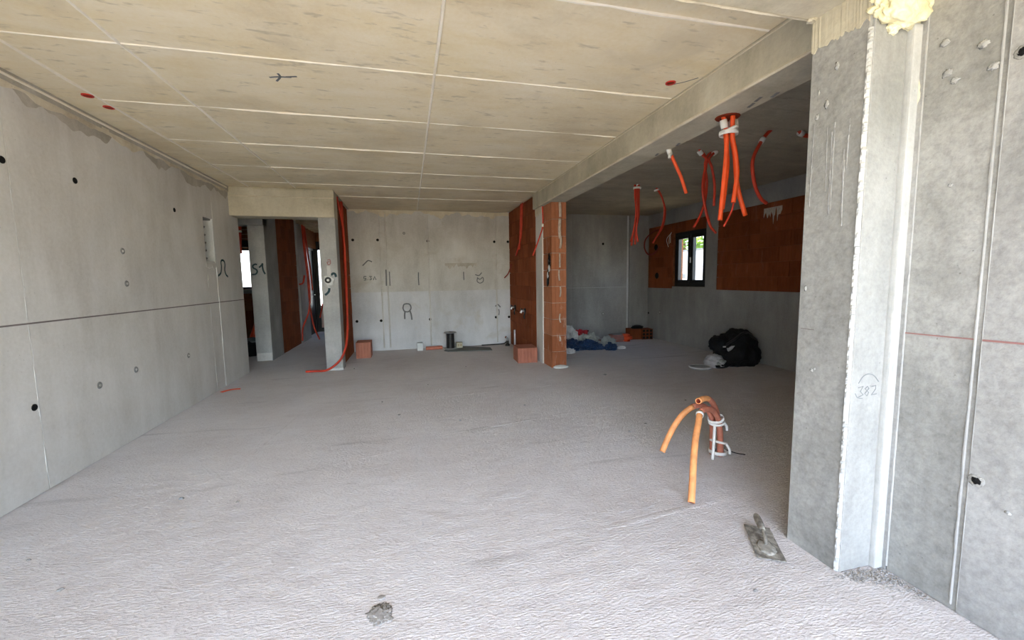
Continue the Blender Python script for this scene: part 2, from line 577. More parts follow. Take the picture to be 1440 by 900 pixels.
def panels(parent, axis, face, thick, cuts_a, cuts_z, mat, gap=0.006, name='panel', rnd=0.0015, seed=1, holes=()):
    """formwork panel imprints proud of a wall core. axis: 'x' -> face is x=const, outward sign in thick"""
    rr = random.Random(seed)
    for a0, a1 in cuts_a:
        for z0, z1 in cuts_z:
            j = rr.uniform(-rnd, rnd)
            f0, f1 = sorted((face + j, face - thick))
            g = gap / 2
            if axis == 'x':
                box(name, f0, f1, a0 + g, a1 - g, z0 + (g if z0 > 0 else 0), z1 - g, mat, parent)
            elif axis == 'y':
                box(name, a0 + g, a1 - g, f0, f1, z0 + (g if z0 > 0 else 0), z1 - g, mat, parent)


def tie_hole(parent, p, axis, sgn, r=0.022, plug=False):
    """formwork tie hole: cement collar with a dark cup, or a hole stopped with cement"""
    if plug:
        prof = [(r * 1.5, 0.0), (r * 1.4, 0.004 * sgn), (r, 0.006 * sgn), (r * 0.8, 0.003 * sgn), (r * 0.3, 0.005 * sgn)]
        lathe('tie_hole_plug', prof, 'joint', parent, p, 12, axis)
        lathe('plug_core', [(r * 0.55, 0.003 * sgn), (r * 0.5, 0.0075 * sgn), (r * 0.1, 0.0085 * sgn)], 'ridge_grey', parent, p, 9, axis)
    else:
        prof = [(r * 1.15, 0.0), (r * 1.1, 0.003 * sgn), (r * 0.95, 0.003 * sgn), (r * 0.85, 0.0012 * sgn), (r * 0.2, 0.001 * sgn)]
        lathe('tie_hole', prof, 'hole', parent, p, 12, axis)


def ragged_strip(name, p0, p1, nrm, top, drop, mat, parent, n=60, amp=0.5, seed=0, thick=0.012):
    """cement slurry left under the slab: straight top, ragged lower edge"""
    p0, p1, nrm = Vector(p0), Vector(p1), Vector(nrm)
    bm = bmesh.new()
    rows = []
    for i in range(n + 1):
        t = i / n
        p = p0.lerp(p1, t)
        hgt = drop * (1 + amp * 2 * noise.fractal(Vector((t * 9 + seed * 7.7, seed, 0)), 0.8, 2.0, 4))
        hgt = max(0.01, hgt)
        th = thick * (0.7 + 0.6 * abs(noise.noise(Vector((t * 23, seed, 3)))))
        a = Vector((p.x, p.y, top))
        b = Vector((p.x, p.y, top - hgt))
        rows.append([bm.verts.new(q) for q in (a - nrm * 0.003, a + nrm * th, (a + b) / 2 + nrm * th, b + nrm * th * 0.5, b - nrm * 0.003)])
    for a, b in zip(rows, rows[1:]):
        for k_ in range(4):
            bm.faces.new((a[k_], b[k_], b[k_ + 1], a[k_ + 1]))
        bm.faces.new((a[4], b[4], b[0], a[0]))
    bm.faces.new(rows[0])
    bm.faces.new(rows[-1])
    return from_bm(name, bm, mat, parent)


def ridge(name, p0, p1, nrm, w, h, mat, parent, n=40, seed=0, thin=0.35, freq=14):
    """thin irregular cement fin left at a formwork joint"""
    p0, p1, nrm = Vector(p0), Vector(p1), Vector(nrm)
    t = (p1 - p0).normalized()
    s = t.cross(nrm)
    bm = bmesh.new()
    rows = []
    for i in range(n + 1):
        u = i / n
        p = p0.lerp(p1, u)
        f = 1 + thin * 2 * noise.fractal(Vector((u * freq + seed * 3.3, seed * 1.3, 0.5)), 0.8, 2, 3)
        f = max(0.15, f)
        rows.append([bm.verts.new(q) for q in (p - s * w * 0.5, p - s * w * 0.2 * f + nrm * h * f, p + s * w * 0.2 * f + nrm * h * f, p + s * w * 0.5)])
    for a, b in zip(rows, rows[1:]):
        for k_ in range(4):
            bm.faces.new((a[k_], b[k_], b[(k_ + 1) % 4], a[(k_ + 1) % 4]))
    bm.faces.new(rows[0])
    bm.faces.new(rows[-1])
    return from_bm(name, bm, mat, parent)


# ================================================================= THE SETTING
H = 2.785          # slab soffit
YB = 8.68          # back wall face
XL = -2.47         # left wall face
XR = 5.40          # right wall of the side room

# ---- ground outside and floor
struct(box('ground', -45, 45, -45, 45, -0.6, -0.12, 'earth'))

fl = empty('floor')
struct(fl)
slab = box('slab', -6.0, 5.65, -1.95, 12.8, -0.30, -0.012, 'floor', fl)


def floor_patch(x0, x1, y0, y1, step):
    nx, ny = int((x1 - x0) / step) + 1, int((y1 - y0) / step) + 1
    vs, fs = [], []
    for j in range(ny):
        for i in range(nx):
            x, y = x0 + (x1 - x0) * i / (nx - 1), y0 + (y1 - y0) * j / (ny - 1)
            q = Vector((x, y * 1.6, 0))
            z = 0.0030 * noise.noise(q * 1.1) + 0.0026 * noise.noise(q * 9) + 0.0022 * noise.noise(q * 23)
            vs.append((x, y, z - 0.003))
    for j in range(ny - 1):
        for i in range(nx - 1):
            a = j * nx + i
            fs.append((a, a + 1, a + nx + 1, a + nx))
    me = bpy.data.meshes.new('screed')
    me.from_pydata(vs, [], fs)
    return link('screed', me, 'floor', fl, smooth=True)


floor_patch(-2.7, 5.5, 0.4, 4.2, 0.02)
floor_patch(-2.7, 5.5, 4.2, 8.75, 0.05)
floor_patch(-5.0, -1.2, 8.75, 12.5, 0.10)
# raised trowel ridges and the darker seams drying on the screed
for i, (p, q) in enumerate((((-1.1, 4.55), (0.15, 4.95)), ((0.15, 4.95), (1.9, 5.1)), ((0.2, 3.7), (2.05, 4.05)), ((-0.7, 3.3), (0.1, 3.55)),
                            ((-2.0, 2.6), (-1.35, 3.4)), ((-1.35, 3.4), (-1.15, 5.1)), ((1.0, 2.02), (1.8, 2.1)), ((2.1, 5.9), (4.5, 5.6)))):
    ridge('screed_ridge', (p[0], p[1], -0.003), (q[0], q[1], -0.003), (0, 0, 1), 0.05, 0.0022, 'floor', fl, 40, i)

# ---- ceiling
ce = empty('ceiling', (0, 0, 0))
struct(ce)
box('slab', -6.0, 5.65, 1.42, 12.8, H + 0.018, H + 0.25, 'ceiling', ce)
xs = [-2.47, -2.18, -1.56, 0.225, 2.06]
ys = [1.69, 2.09, 3.0, 3.9, 4.8, 5.7, 6.55, 7.4, 8.68]
for i in range(len(xs) - 1):
    for j in range(len(ys) - 1):
        if xs[i + 1] <= -1.0 and ys[j] >= 6.9:
            continue
        dz = random.uniform(-0.0015, 0.0015)
        box('formwork_panel', xs[i] + 0.003, xs[i + 1] - 0.003, ys[j] + 0.003, ys[j + 1] - 0.003, H + dz, H + 0.02, 'ceiling', ce)
for j, y in enumerate(ys[1:-1]):
    x0 = -2.2 if y < 6.9 else -1.05
    ridge('joint_fin', (x0, y, H + 0.002), (2.05, y, H + 0.002), (0, 0, -1), 0.018, 0.009, 'ridge', ce, 90, j)
for j, (x, y1) in enumerate(((-2.18, 6.85), (-1.56, 6.85), (0.225, 8.6))):
    ridge('joint_fin', (x, 1.7, H + 0.002), (x, y1, H + 0.002), (0, 0, -1), 0.022, 0.011, 'ridge', ce, 110, j + 20)
# side room ceiling panels
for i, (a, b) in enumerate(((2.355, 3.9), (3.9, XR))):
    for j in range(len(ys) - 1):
        box('formwork_panel', a + 0.003, b - 0.003, ys[j] + 0.003, ys[j + 1] - 0.003, H + random.uniform(-.0015, .0015), H + 0.02, 'ceiling_side_shade', ce)
# hall ceiling: slab soffit and timber slats at the far end
box('hall_soffit', -5.6, -1.06, 7.2, 10.3, H - 0.01, H + 0.02, 'ceiling_side_shade', ce)
for j in range(7):
    box('ceiling_slat', -2.42, -1.32, 10.45 + j * 0.30, 10.58 + j * 0.30, H - 0.06, H + 0.018, 'wood_slat', ce)
# black survey scribble on the soffit
for i, pts in enumerate((((-0.86, 3.27, H), (-0.80, 3.25, H), (-0.72, 3.24, H)), ((-0.83, 3.32, H), (-0.79, 3.25, H), (-0.79, 3.20, H)), ((-0.75, 3.24, H), (-0.68, 3.22, H)))):
    stroke('marker_stroke', pts, (0, 0, -1), 0.014, 'paint_grey', ce)
# stain of marker near the third red cap
stroke('marker_stroke', ((1.90, 2.80, H), (1.97, 2.74, H), (2.03, 2.66, H)), (0, 0, -1), 0.008, 'paint_grey', ce)

# ---- left wall, with the recess for the electrical box
wlft = empty('wall_left')
struct(wlft)
NY0, NY1, NZ0, NZ1 = 6.08, 6.36, 1.66, 2.24
core = -2.482
YE = 7.22
boxes('core', [(-2.70, core, -1.9, NY0, -0.02, H + 0.02), (-2.70, core, NY1, YE, -0.02, H + 0.02),  # unseen stretch behind the camera, added to block light from the left
               (-2.70, core, NY0, NY1, -0.02, NZ0), (-2.70, core, NY0, NY1, NZ1, H + 0.02), (-2.70, -2.62, NY0, NY1, NZ0, NZ1)], 'wall', wlft)
panels(wlft, 'x', XL, 0.012, [(-1.88, 0.80), (0.80, 3.45), (3.45, 6.08)], [(0, H)], 'wall', 0.008)
panels(wlft, 'x', XL - 0.004, 0.008, [(6.08, 6.36)], [(0, NZ0), (NZ1, H)], 'wall', 0.008)
panels(wlft, 'x', XL, 0.012, [(6.36, YE)], [(0, H)], 'wall', 0.004)
for i, y in enumerate((3.45, 6.085, 6.355)):
    ridge('joint_fin', (XL - 0.004, y, 0.02), (XL - 0.004, y, NZ0 if i else 2.6), (1, 0, 0), 0.012, 0.005, 'ridge_grey', wlft, 90, 40 + i, 0.6)
stroke('chalk_line', ((XL, 1.45, 1.15), (XL, 3.0, 1.152), (XL, 5.0, 1.15), (XL, YE - 0.02, 1.147)), (1, 0, 0), 0.011, 'chalk_line', wlft)
ragged_strip('damp_stain', (XL, 1.7, 0), (XL, YE - 0.1, 0), (1, 0, 0), H - 0.06, 0.085, 'damp', wlft, 200, 0.9, 2, 0.002)
ragged_strip('slurry_seam', (XL, 1.7, 0), (XL, YE - 0.1, 0), (1, 0, 0), H - 0.055, 0.045, 'slurry', wlft, 200, 0.8, 1)
box('slurry_edge', XL - 0.003, XL + 0.012, 1.7, YE - 0.1, H - 0.07, H + 0.001, 'damp', wlft)
ridge('joint_fin', (XL + 0.012, 1.7, H - 0.03), (XL + 0.012, 6.85, H - 0.03), (1, 0, -0.4), 0.02, 0.008, 'ridge', wlft, 90, 51)
for y, z in ((3.414, 0.59), (3.414, 2.2), (4.013, 2.206), (5.425, 2.21)):
    tie_hole(wlft, (XL + 0.001, y, z), 'x', 1, 0.021)
for y, z in ((4.484, 1.70), (4.495, 1.41), (4.496, 0.62), (4.025, 0.59), (5.439, 0.585)):
    tie_hole(wlft, (XL, y, z), 'x', 1, 0.020, True)
# sprayed sign on the left wall (an omega-like loop)
stroke('spray_mark', [(XL + 0.001, y, z) for y, z in ((6.38, 1.50), (6.42, 1.515), (6.47, 1.545), (6.50, 1.62), (6.50, 1.69), (6.54, 1.715), (6.60, 1.705), (6.62, 1.66), (6.60, 1.58), (6.63, 1.52), (6.69, 1.49))], (1, 0, 0), 0.026, 'paint_dark', wlft)

# ---- lintel over the hall opening and its concrete pillar
lin = empty('hall_lintel_beam')
struct(lin, 'yellowish concrete lintel beam over the hall opening', 'beam')
box('core', -2.60, -1.055, 6.92, 7.22, 2.372, H, 'beam', lin, 0.006)
box('edge_band', -2.47, -1.05, 6.912, 6.95, 2.66, H - 0.02, 'beam', lin, 0.004)
ridge('joint_fin', (-2.45, 6.915, 2.655), (-1.06, 6.915, 2.655), (0, -1, 0), 0.016, 0.006, 'slurry', lin, 40, 60)

pil = empty('hall_pillar')
struct(pil, 'grey concrete pillar at the hall opening with a white socket box', 'pillar')
box('core', -1.305, -1.06, 6.97, 7.25, -0.015, H, 'pillar', pil, 0.006)
ragged_strip('base_plaster', (-1.31, 6.97, 0), (-1.055, 6.97, 0), (0, -1, 0), 0.035, 0.035, 'plaster', pil, 14, 0.2, 5, 0.006)
for pts in (((-1.06 - 0.03, 6.968, 1.47), (-1.10, 6.968, 1.515), (-1.13, 6.968, 1.525), (-1.16, 6.968, 1.50)), ((-1.195, 6.968, 1.30), (-1.205, 6.968, 1.25), (-1.24, 6.968, 1.21), (-1.265, 6.968, 1.195))):
    stroke('spray_mark', pts, (0, -1, 0), 0.034, 'paint_dark', pil)
stroke('spray_mark', ((-1.20, 6.968, 1.73), (-1.165, 6.968, 1.735), (-1.16, 6.968, 1.68), (-1.19, 6.968, 1.66), (-1.205, 6.968, 1.70), (-1.17, 6.968, 1.705)), (0, -1, 0), 0.014, 'chalk_red', pil)

# ---- alcove left wall (clay block)
wal = empty('wall_alcove_left')
struct(wal)
box('core', -1.30, -1.125, 7.25, YB + 0.02, -0.02, H, 'mortar_dark', wal)
brick_face(wal, (-1.10, YB), -PI / 2, YB - 7.25, 0, H, 'brick_deep', depth=0.03, seed=2)

# ---- back wall: concrete with formwork panels, ridges, holes and marks
wbk = empty('wall_back')
struct(wbk)
box('core', -1.30, 5.65, YB + 0.012, YB + 0.22, -0.02, H + 0.02, 'wall_back', wbk)
cols = [(-1.10, -0.52), (-0.52, -0.40), (-0.40, 0.415), (0.415, 1.815), (1.815, 2.13)]
panels(wbk, 'y', YB, -0.013, cols, [(0, 1.175)], 'wall_back', 0.005, seed=4)
panels(wbk, 'y', YB, -0.013, cols, [(1.175, H)], 'wall_back_upper', 0.005, seed=14)
panels(wbk, 'y', YB, -0.013, [(2.37, 3.55), (3.55, 4.87)], [(0, 1.175), (1.175, H)], 'wall_side_shade', 0.005, seed=5)
box('side_strip', 4.92, XR, YB - 0.03, YB + 0.015, 0, H, 'wall_side_shade', wbk)
for i, x in enumerate((-0.52, -0.40, 0.415, 1.815)):
    ridge('joint_fin', (x, YB, 0.05), (x, YB, 2.7), (0, -1, 0), 0.030, 0.008, 'wall_back_upper', wbk, 60, 70 + i)
for x, z in ((-1.018, 2.197), (-0.557, 2.2), (0.411, 2.186), (1.782, 2.18), (2.075, 2.182), (-1.018, 0.608), (-0.56, 0.605), (0.406, 0.596), (1.789, 0.589), (2.075, 0.585), (4.271, 2.148)):
    tie_hole(wbk, (x, YB - 0.0015, z), 'y', -1, 0.024)
tie_hole(wbk, (4.282, YB - 0.001, 0.578), 'y', -1, 0.028, True)
tie_hole(wbk, (-0.05, YB - 0.001, 2.336), 'y', -1, 0.018, True)
ragged_strip('slurry_seam', (-1.08, YB, 0), (2.10, YB, 0), (0, -1, 0), H - 0.005, 0.07, 'slurry', wbk, 110, 0.9, 8)
yb = YB - 0.001
for pts, w in ((((-0.86, yb, 1.70), (-0.80, yb, 1.76), (-0.75, yb, 1.80), (-0.68, yb, 1.775)), 0.022),
               (((-0.425, yb, 1.62), (-0.425, yb, 1.50), (-0.43, yb, 1.30)), 0.024), (((-0.36, yb, 1.58), (-0.36, yb, 1.30)), 0.018),
               (((0.205, yb, 1.56), (0.20, yb, 1.45), (0.205, yb, 1.30)), 0.022), (((1.12, yb, 1.56), (1.122, yb, 1.39)), 0.02),
               (((1.36, yb, 1.50), (1.44, yb, 1.48), (1.50, yb, 1.54)), 0.02), (((1.40, yb, 1.44), (1.46, yb, 1.40), (1.52, yb, 1.44), (1.53, yb, 1.36), (1.46, yb, 1.32), (1.40, yb, 1.36), (1.41, yb, 1.43)), 0.018),
               (((-0.13, yb, 0.84), (-0.10, yb, 0.92), (0.0, yb, 0.92), (0.03, yb, 0.84), (-0.02, yb, 0.77), (-0.10, yb, 0.78), (-0.13, yb, 0.85)), 0.026),
               (((-0.09, yb, 0.78), (-0.10, yb, 0.70), (-0.10, yb, 0.62)), 0.03), (((0.01, yb, 0.78), (0.03, yb, 0.70), (0.04, yb, 0.60)), 0.03),
               (((1.78, yb, 0.82), (1.83, yb, 0.86), (1.89, yb, 0.80)), 0.024), (((1.85, yb, 0.76), (1.86, yb, 0.70), (1.85, yb, 0.63)), 0.02)):
    stroke('spray_mark', pts, (0, -1, 0), w, 'paint_grey', wbk)
# handwritten code beside the left socket: 5.3A
for pts in (((-0.80, yb, 1.49), (-0.845, yb, 1.49), (-0.85, yb, 1.455), (-0.81, yb, 1.455), (-0.81, yb, 1.42), (-0.85, yb, 1.42)),
            ((-0.78, yb, 1.425), (-0.77, yb, 1.425)),
            ((-0.745, yb, 1.49), (-0.70, yb, 1.49), (-0.725, yb, 1.46), (-0.70, yb, 1.44), (-0.74, yb, 1.42)),
            ((-0.67, yb, 1.42), (-0.645, yb, 1.49), (-0.62, yb, 1.42))):
    stroke('handwritten_character', pts, (0, -1, 0), 0.014, 'paint_dark', wbk, raw=True)
# cement-coloured damp patch with a drawn lower edge
ragged_strip('damp_patch_edge', (0.74, YB, 0), (1.40, YB, 0), (0, -1, 0), 1.74, 0.07, 'damp', wbk, 30, 0.6, 9, 0.002)

# ---- dividing wall: clay block, concrete post, brick end pillar
wdv = empty('wall_dividing')
struct(wdv)
box('core', 2.13, 2.345, 6.80, YB + 0.01, -0.02, H, 'mortar_dark', wdv)
brick_face(wdv, (2.105, 6.80), PI / 2, YB - 6.80, 0, H, 'brick_deep', depth=0.03, seed=3)
brick_face(wdv, (2.37, YB), -PI / 2, YB - 6.80, 0, H, 'brick_deep', depth=0.03, seed=4)
box('concrete_post', 2.11, 2.37, 6.46, 6.80, -0.015, H, 'wall', wdv, 0.005)
ragged_strip('post_slurry', (2.11, 6.80, 0), (2.11, 6.47, 0), (-1, 0, 0), 2.55, 0.10, 'slurry', wdv, 20, 0.6, 12)

bp = empty('brick_pillar', (0, 0, 0))
struct(bp, 'slim pillar of orange clay blocks with mortar drips under the long beam', 'pillar')
box('core', 2.145, 2.355, 6.08, 6.46, -0.015, 2.545, 'mortar', bp)
for r in range(10):
    z0 = r * 0.2545
    for nm, org, ang, L in (('front', (2.37, 6.06), PI, 0.24), ('left', (2.13, 6.072), PI / 2, 0.385), ('right', (2.37, 6.457), -PI / 2, 0.385)):
        # front faces -y: local +y must point to -y
        me = brick_mesh(L - 0.004, 0.014 if nm != 'front' else 0.02, 0.2465, 'brick')
        o = bpy.data.objects.new('brick', me)
        C.objects.link(o)
        o.parent = bp
        j = random.uniform(-0.002, 0.002)
        ca, sa = math.cos(ang), math.sin(ang)
        o.location = (org[0] + ca * 0.002 - sa * j, org[1] + sa * 0.002 + ca * j, z0 + 0.004)
        o.rotation_euler = (0, 0, ang)
# mortar drips down the front
rr = random.Random(5)
for zt, dr in ((2.54, 0.22), (2.30, 0.30), (2.03, 0.18), (1.78, 0.22), (1.53, 0.17), (1.27, 0.16), (0.85, 0.14), (0.50, 0.08)):
    x = 2.262 + rr.uniform(-0.012, 0.012)
    w = rr.uniform(0.010, 0.024)
    tube('mortar_drip', [(x, 6.058, zt), (x + rr.uniform(-.01, .01), 6.056, zt - dr * 0.5), (x + rr.uniform(-.008, .008), 6.059, zt - dr)], w, 'mortar', bp, 7, taper=None, n=4)
blob('base_mortar', 'ridge_grey', bp, (0.12, 0.05, 0.03), (2.27, 6.05, -0.004), 3, 0.5, 3, 4)

# ---- long ceiling beam
bm_ = empty('ceiling_beam')
struct(bm_, 'long concrete ceiling beam from brick pillar to near pier', 'beam')
box('core', 2.06, 2.355, 1.69, 6.80, 2.542, H + 0.01, 'beam', bm_, 0.008)
ridge('edge_fin', (2.062, 1.70, 2.546), (2.062, 6.45, 2.546), (-0.7, 0, -0.7), 0.024, 0.007, 'slurry', bm_, 130, 80)
ridge('joint_fin', (2.062, 1.70, H - 0.012), (2.062, 6.45, H - 0.012), (-1, 0, 0), 0.02, 0.006, 'slurry', bm_, 90, 81)
for i, (x, y) in enumerate(((2.30, 2.25), (2.28, 2.42), (2.31, 3.25), (2.30, 3.55), (2.25, 2.33))):
    stroke('dark_scuff', ((x, y, 2.541), (x + 0.02, y + 0.07, 2.541)), (0, 0, -1), 0.02, 'joint', bm_)

# ---- front lintel and the near pier with the right wall
fr = empty('front_lintel_beam')
struct(fr, 'rough concrete lintel above the camera side opening', 'beam')
box('core', -2.60, 2.60, 1.42, 1.69, 2.59, H + 0.25, 'beam', fr, 0.008)
ridge('edge_fin', (-2.4, 1.688, 2.592), (1.90, 1.688, 2.592), (0, 0.5, -0.8), 0.03, 0.008, 'slurry', fr, 120, 83)
blob('mortar_lump', 'beam', fr, (0.022, 0.02, 0.012), (1.89, 1.68, 2.58), 3, 0.6, 3, 7)

pier = empty('near_pier')
struct(pier, 'pale concrete pier at the right edge of the opening', 'pier')
box('core', 1.91, 2.50, 1.425, 1.69, -0.015, 2.60, 'wall_near', pier, 0.006)
# rough edge of dried plaster along the front left corner
ridge('plaster_edge', (1.912, 1.424, 0.0), (1.912, 1.424, 2.42), (-0.7, -0.7, 0), 0.020, 0.006, 'plaster_strip', pier, 500, 90, 0.9, 110)
box('front_plaster', 1.918, 2.142, 1.412, 1.43, 0.0, 2.50, 'plaster_pier', pier, 0.003)
box('corner_strip', 2.095, 2.146, 1.385, 1.414, 0.0, 2.44, 'plaster_strip', pier, 0.008, 2)
ragged_strip('top_band', (1.909, 1.69, 0), (1.909, 1.43, 0), (-1, 0, 0), 2.60, 0.15, 'beam', pier, 40, 0.07, 13, 0.006)
for i, (y, z, w, h) in enumerate(((1.56, 2.33, 0.02, 0.03), (1.60, 2.18, 0.022, 0.03), (1.645, 2.14, 0.02, 0.025), (1.64, 2.25, 0.01, 0.02), (1.655, 1.33, 0.012, 0.02), (1.60, 0.93, 0.016, 0.016), (1.585, 0.94, 0.012, 0.01))):
    blob('cement_chip', 'ridge_near', pier, (0.003, w * 0.4, h * 0.5), (1.910, y, z), 3, 1.3, 2.4, i, flat=False)
rs = random.Random(11)
for i in range(9):
    y = rs.uniform(1.47, 1.66)
    zt = rs.uniform(1.9, 2.12)
    ridge('trowel_streak', (1.909, y, zt), (1.909, y + rs.uniform(-.01, .01), zt - rs.uniform(0.2, 0.5)), (-1, 0, 0), 0.007, 0.002, 'wall_near_light', pier, 20, i, 0.9)
# pencil note on the white face: 382 under an arc
yp = 1.4115
for pts in (((1.955, yp, 0.905), (1.98, yp, 0.935), (2.01, yp, 0.945), (2.045, yp, 0.935), (2.075, yp, 0.905)), ((1.94, yp, 0.86), (1.955, yp, 0.84), (1.985, yp, 0.833))):
    stroke('pencil_line', pts, (0, -1, 0), 0.0035, 'pencil', pier, thick=0.001)
for pts in (((1.955, yp, 0.885), (1.985, yp, 0.89), (1.97, yp, 0.868), (1.988, yp, 0.85), (1.96, yp, 0.842)),
            ((2.01, yp, 0.888), (1.997, yp, 0.878), (2.02, yp, 0.858), (2.01, yp, 0.843), (1.997, yp, 0.855), (2.02, yp, 0.878), (2.01, yp, 0.888)),
            ((2.035, yp, 0.885), (2.06, yp, 0.888), (2.06, yp, 0.872), (2.038, yp, 0.846), (2.068, yp, 0.848))):
    stroke('pencil_digit', pts, (0, -1, 0), 0.0035, 'pencil', pier, thick=0.001, raw=True)
box('pencil_tick', 1.9088, 1.911, 1.60, 1.67, 1.128, 1.131, 'chalk_line', pier)

wrt = empty('wall_near_right')
struct(wrt)
XN = 2.142
box('core', XN + 0.014, 2.50, -1.9, 1.425, -0.12, 2.80, 'wall_near', wrt)
box('panel', XN, XN + 0.02, 1.372, 1.412, 0.0, 2.60, 'wall_near_light', wrt)
box('panel', XN + 0.006, XN + 0.02, 1.128, 1.368, 0.0, 2.60, 'wall_near', wrt)
box('panel', XN + 0.002, XN + 0.02, -1.88, 1.108, 0.0, 2.60, 'wall_near_light', wrt)
ridge('joint_fin', (XN + 0.005, 1.370, 0.02), (XN + 0.005, 1.370, 2.55), (-1, 0, 0), 0.008, 0.005, 'ridge_near', wrt, 200, 91, 0.3, 40)
ridge('joint_fin', (XN + 0.006, 1.130, 0.02), (XN + 0.006, 1.130, 2.55), (-1, 0, 0), 0.010, 0.005, 'ridge_near', wrt, 200, 92, 0.3, 40)
box('joint_groove', XN + 0.007, XN + 0.02, 1.108, 1.128, 0.0, 2.60, 'wall_near', wrt)
ridge('joint_fin', (XN + 0.004, 1.108, 0.02), (XN + 0.004, 1.108, 2.55), (-1, 0, 0), 0.006, 0.003, 'ridge_near', wrt, 140, 93, 0.3)
stroke('chalk_line', ((XN + 0.005, 1.366, 1.133), (XN + 0.005, 1.25, 1.134), (XN + 0.005, 1.13, 1.136)), (-1, 0, 0), 0.005, 'chalk_red', wrt)
stroke('chalk_line', ((XN + 0.001, 1.106, 1.136), (XN + 0.001, 0.9, 1.140), (XN + 0.001, 0.5, 1.145)), (-1, 0, 0), 0.007, 'chalk_red', wrt)
for i, (y, z, s_) in enumerate(((1.085, 0.58, 0.021), (1.072, 2.173, 0.022))):
    blob('hole_rim', 'wall_near', wrt, (0.0035, s_ * 1.15, s_ * 1.1), (XN + 0.002, y, z), 4, 0.4, 2.4, 50 + i, 0.4, flat=False)
    blob('tie_hole', 'hole', wrt, (0.006, s_ * 0.72, s_ * 0.68), (XN + 0.0015, y, z), 4, 0.4, 2.2, 54 + i, 0.4, flat=False)
for i, (y, z, s) in enumerate(((1.185, 2.255, 0.018), (1.306, 2.323, 0.016), (1.265, 2.16, 0.014), (1.29, 2.20, 0.016), (1.15, 2.16, 0.016), (0.99, 0.50, 0.01), (1.25, 1.75, 0.008))):
    blob('cement_chip', 'ridge_near', wrt, (0.003, s * 0.8, s * 0.7), (XN + 0.003, y, z), 3, 1.3, 2.4, i + 20, flat=False)
blob('cement_patch', 'slurry', pier, (0.008, 0.014, 0.06), (2.146, 1.392, 2.17), 3, 0.6, 2, 33, flat=False)

# ---- side room: right wall with brick infill and window opening
wrr = empty('wall_right')
struct(wrr)
WY0, WY1, WZ0, WZ1 = 6.73, 7.74, 1.19, 2.29
SILL = 1.145
boxes('core', [(XR + 0.03, 5.65, 1.42, WY0, -0.02, H + 0.02), (XR + 0.03, 5.65, WY1, YB + 0.2, -0.02, H + 0.02),
               (XR + 0.03, 5.65, WY0, WY1, -0.02, WZ0), (XR + 0.03, 5.65, WY0, WY1, WZ1, H + 0.02)], 'mortar_dark', wrr)
box('lower_concrete', XR, XR + 0.035, 1.69, YB, -0.01, SILL, 'wall_side_shade', wrr)
box('ring_beam', XR - 0.01, XR + 0.035, 1.69, YB, 2.50, H + 0.01, 'wall_side_shade', wrr)
box('concrete_post', XR - 0.006, XR + 0.035, 6.43, WY0 - 0.005, SILL, 2.50, 'wall_side_shade', wrr)
box('sill_strip', XR, XR + 0.035, WY0, WY1, SILL, WZ0, 'wall_side_shade', wrr)
brick_face(wrr, (XR, 1.72), PI / 2, 6.43 - 1.72, SILL, 2.50, 'brick_deep', course=0.226, blen=0.38, depth=0.032, seed=6)
brick_face(wrr, (XR, WY1 + 0.02), PI / 2, YB - 0.10 - WY1, SILL, 2.50, 'brick_deep', course=0.226, depth=0.032, seed=7)
brick_face(wrr, (XR, WY0), PI / 2, WY1 - WY0, WZ1, 2.50, 'brick_deep', course=0.21, depth=0.032, seed=8)
ragged_strip('mortar_smear', (XR, 5.45, 0), (XR, 5.12, 0), (-1, 0, 0), 2.42, 0.12, 'mortar', wrr, 24, 0.7, 15, 0.003)
for y, z in ((8.35, 2.05), (8.30, 1.42)):
    lathe('chase_hole', [(0.07, 0.0), (0.065, -0.004), (0.02, -0.002)], 'hole', wrr, (XR, y, z), 14, 'x')
tie_hole(wrr, (XR - 0.001, 8.154, 0.611), 'x', -1, 0.03, True)
tie_hole(wrr, (XR - 0.001, 8.606, 0.561), 'x', -1, 0.022)

struct(box('wall_front', 2.50, 5.65, 1.42, 1.69, -0.02, H + 0.02, 'wall_side_shade'))

win = empty('window_1', (5.50, 0, 0))
struct(win)


def window(root, axis, a0, a1, z0, z1, d, mull=True):
    """casement: outer frame, two sashes with panes and a handle; d = depth position relative to root"""
    def bx(nm, u0, u1, w0, w1, e0, e1, m, par):
        if axis == 'y':
            return box(nm, d + e0, d + e1, u0, u1, w0, w1, m, par, 0.004)
        return box(nm, u0, u1, d + e0, d + e1, w0, w1, m, par, 0.004)
    t = 0.06
    bx('window_frame', a0, a0 + t, z0, z1, -0.04, 0.04, 'frame', root)
    bx('window_frame', a1 - t, a1, z0, z1, -0.04, 0.04, 'frame', root)
    bx('window_frame', a0 + t, a1 - t, z0, z0 + t, -0.04, 0.04, 'frame', root)
    bx('window_frame', a0 + t, a1 - t, z1 - t, z1, -0.04, 0.04, 'frame', root)
    mid = (a0 + a1) / 2
    for u0, u1 in ((a0 + t, mid - 0.005), (mid + 0.005, a1 - t)):
        s = 0.075
        sa = bx('sash', u0, u0 + s, z0 + t, z1 - t, -0.055, 0.02, 'frame', root)
        bx('sash_rail', u1 - s, u1, z0 + t, z1 - t, -0.055, 0.02, 'frame', sa)
        bx('sash_rail', u0 + s, u1 - s, z0 + t, z0 + t + s, -0.055, 0.02, 'frame', sa)
        bx('sash_rail', u0 + s, u1 - s, z1 - t - s, z1 - t, -0.055, 0.02, 'frame', sa)
        bx('pane', u0 + s - 0.005, u1 - s + 0.005, z0 + t + s - 0.005, z1 - t - s + 0.005, -0.012, -0.006, 'glass', sa)
    zm = (z0 + z1) / 2
    bx('handle', mid - 0.035, mid - 0.015, zm - 0.08, zm + 0.03, -0.08, -0.055, 'metal', root)


window(win, 'y', WY0, WY1, WZ0, WZ1, 0.0)

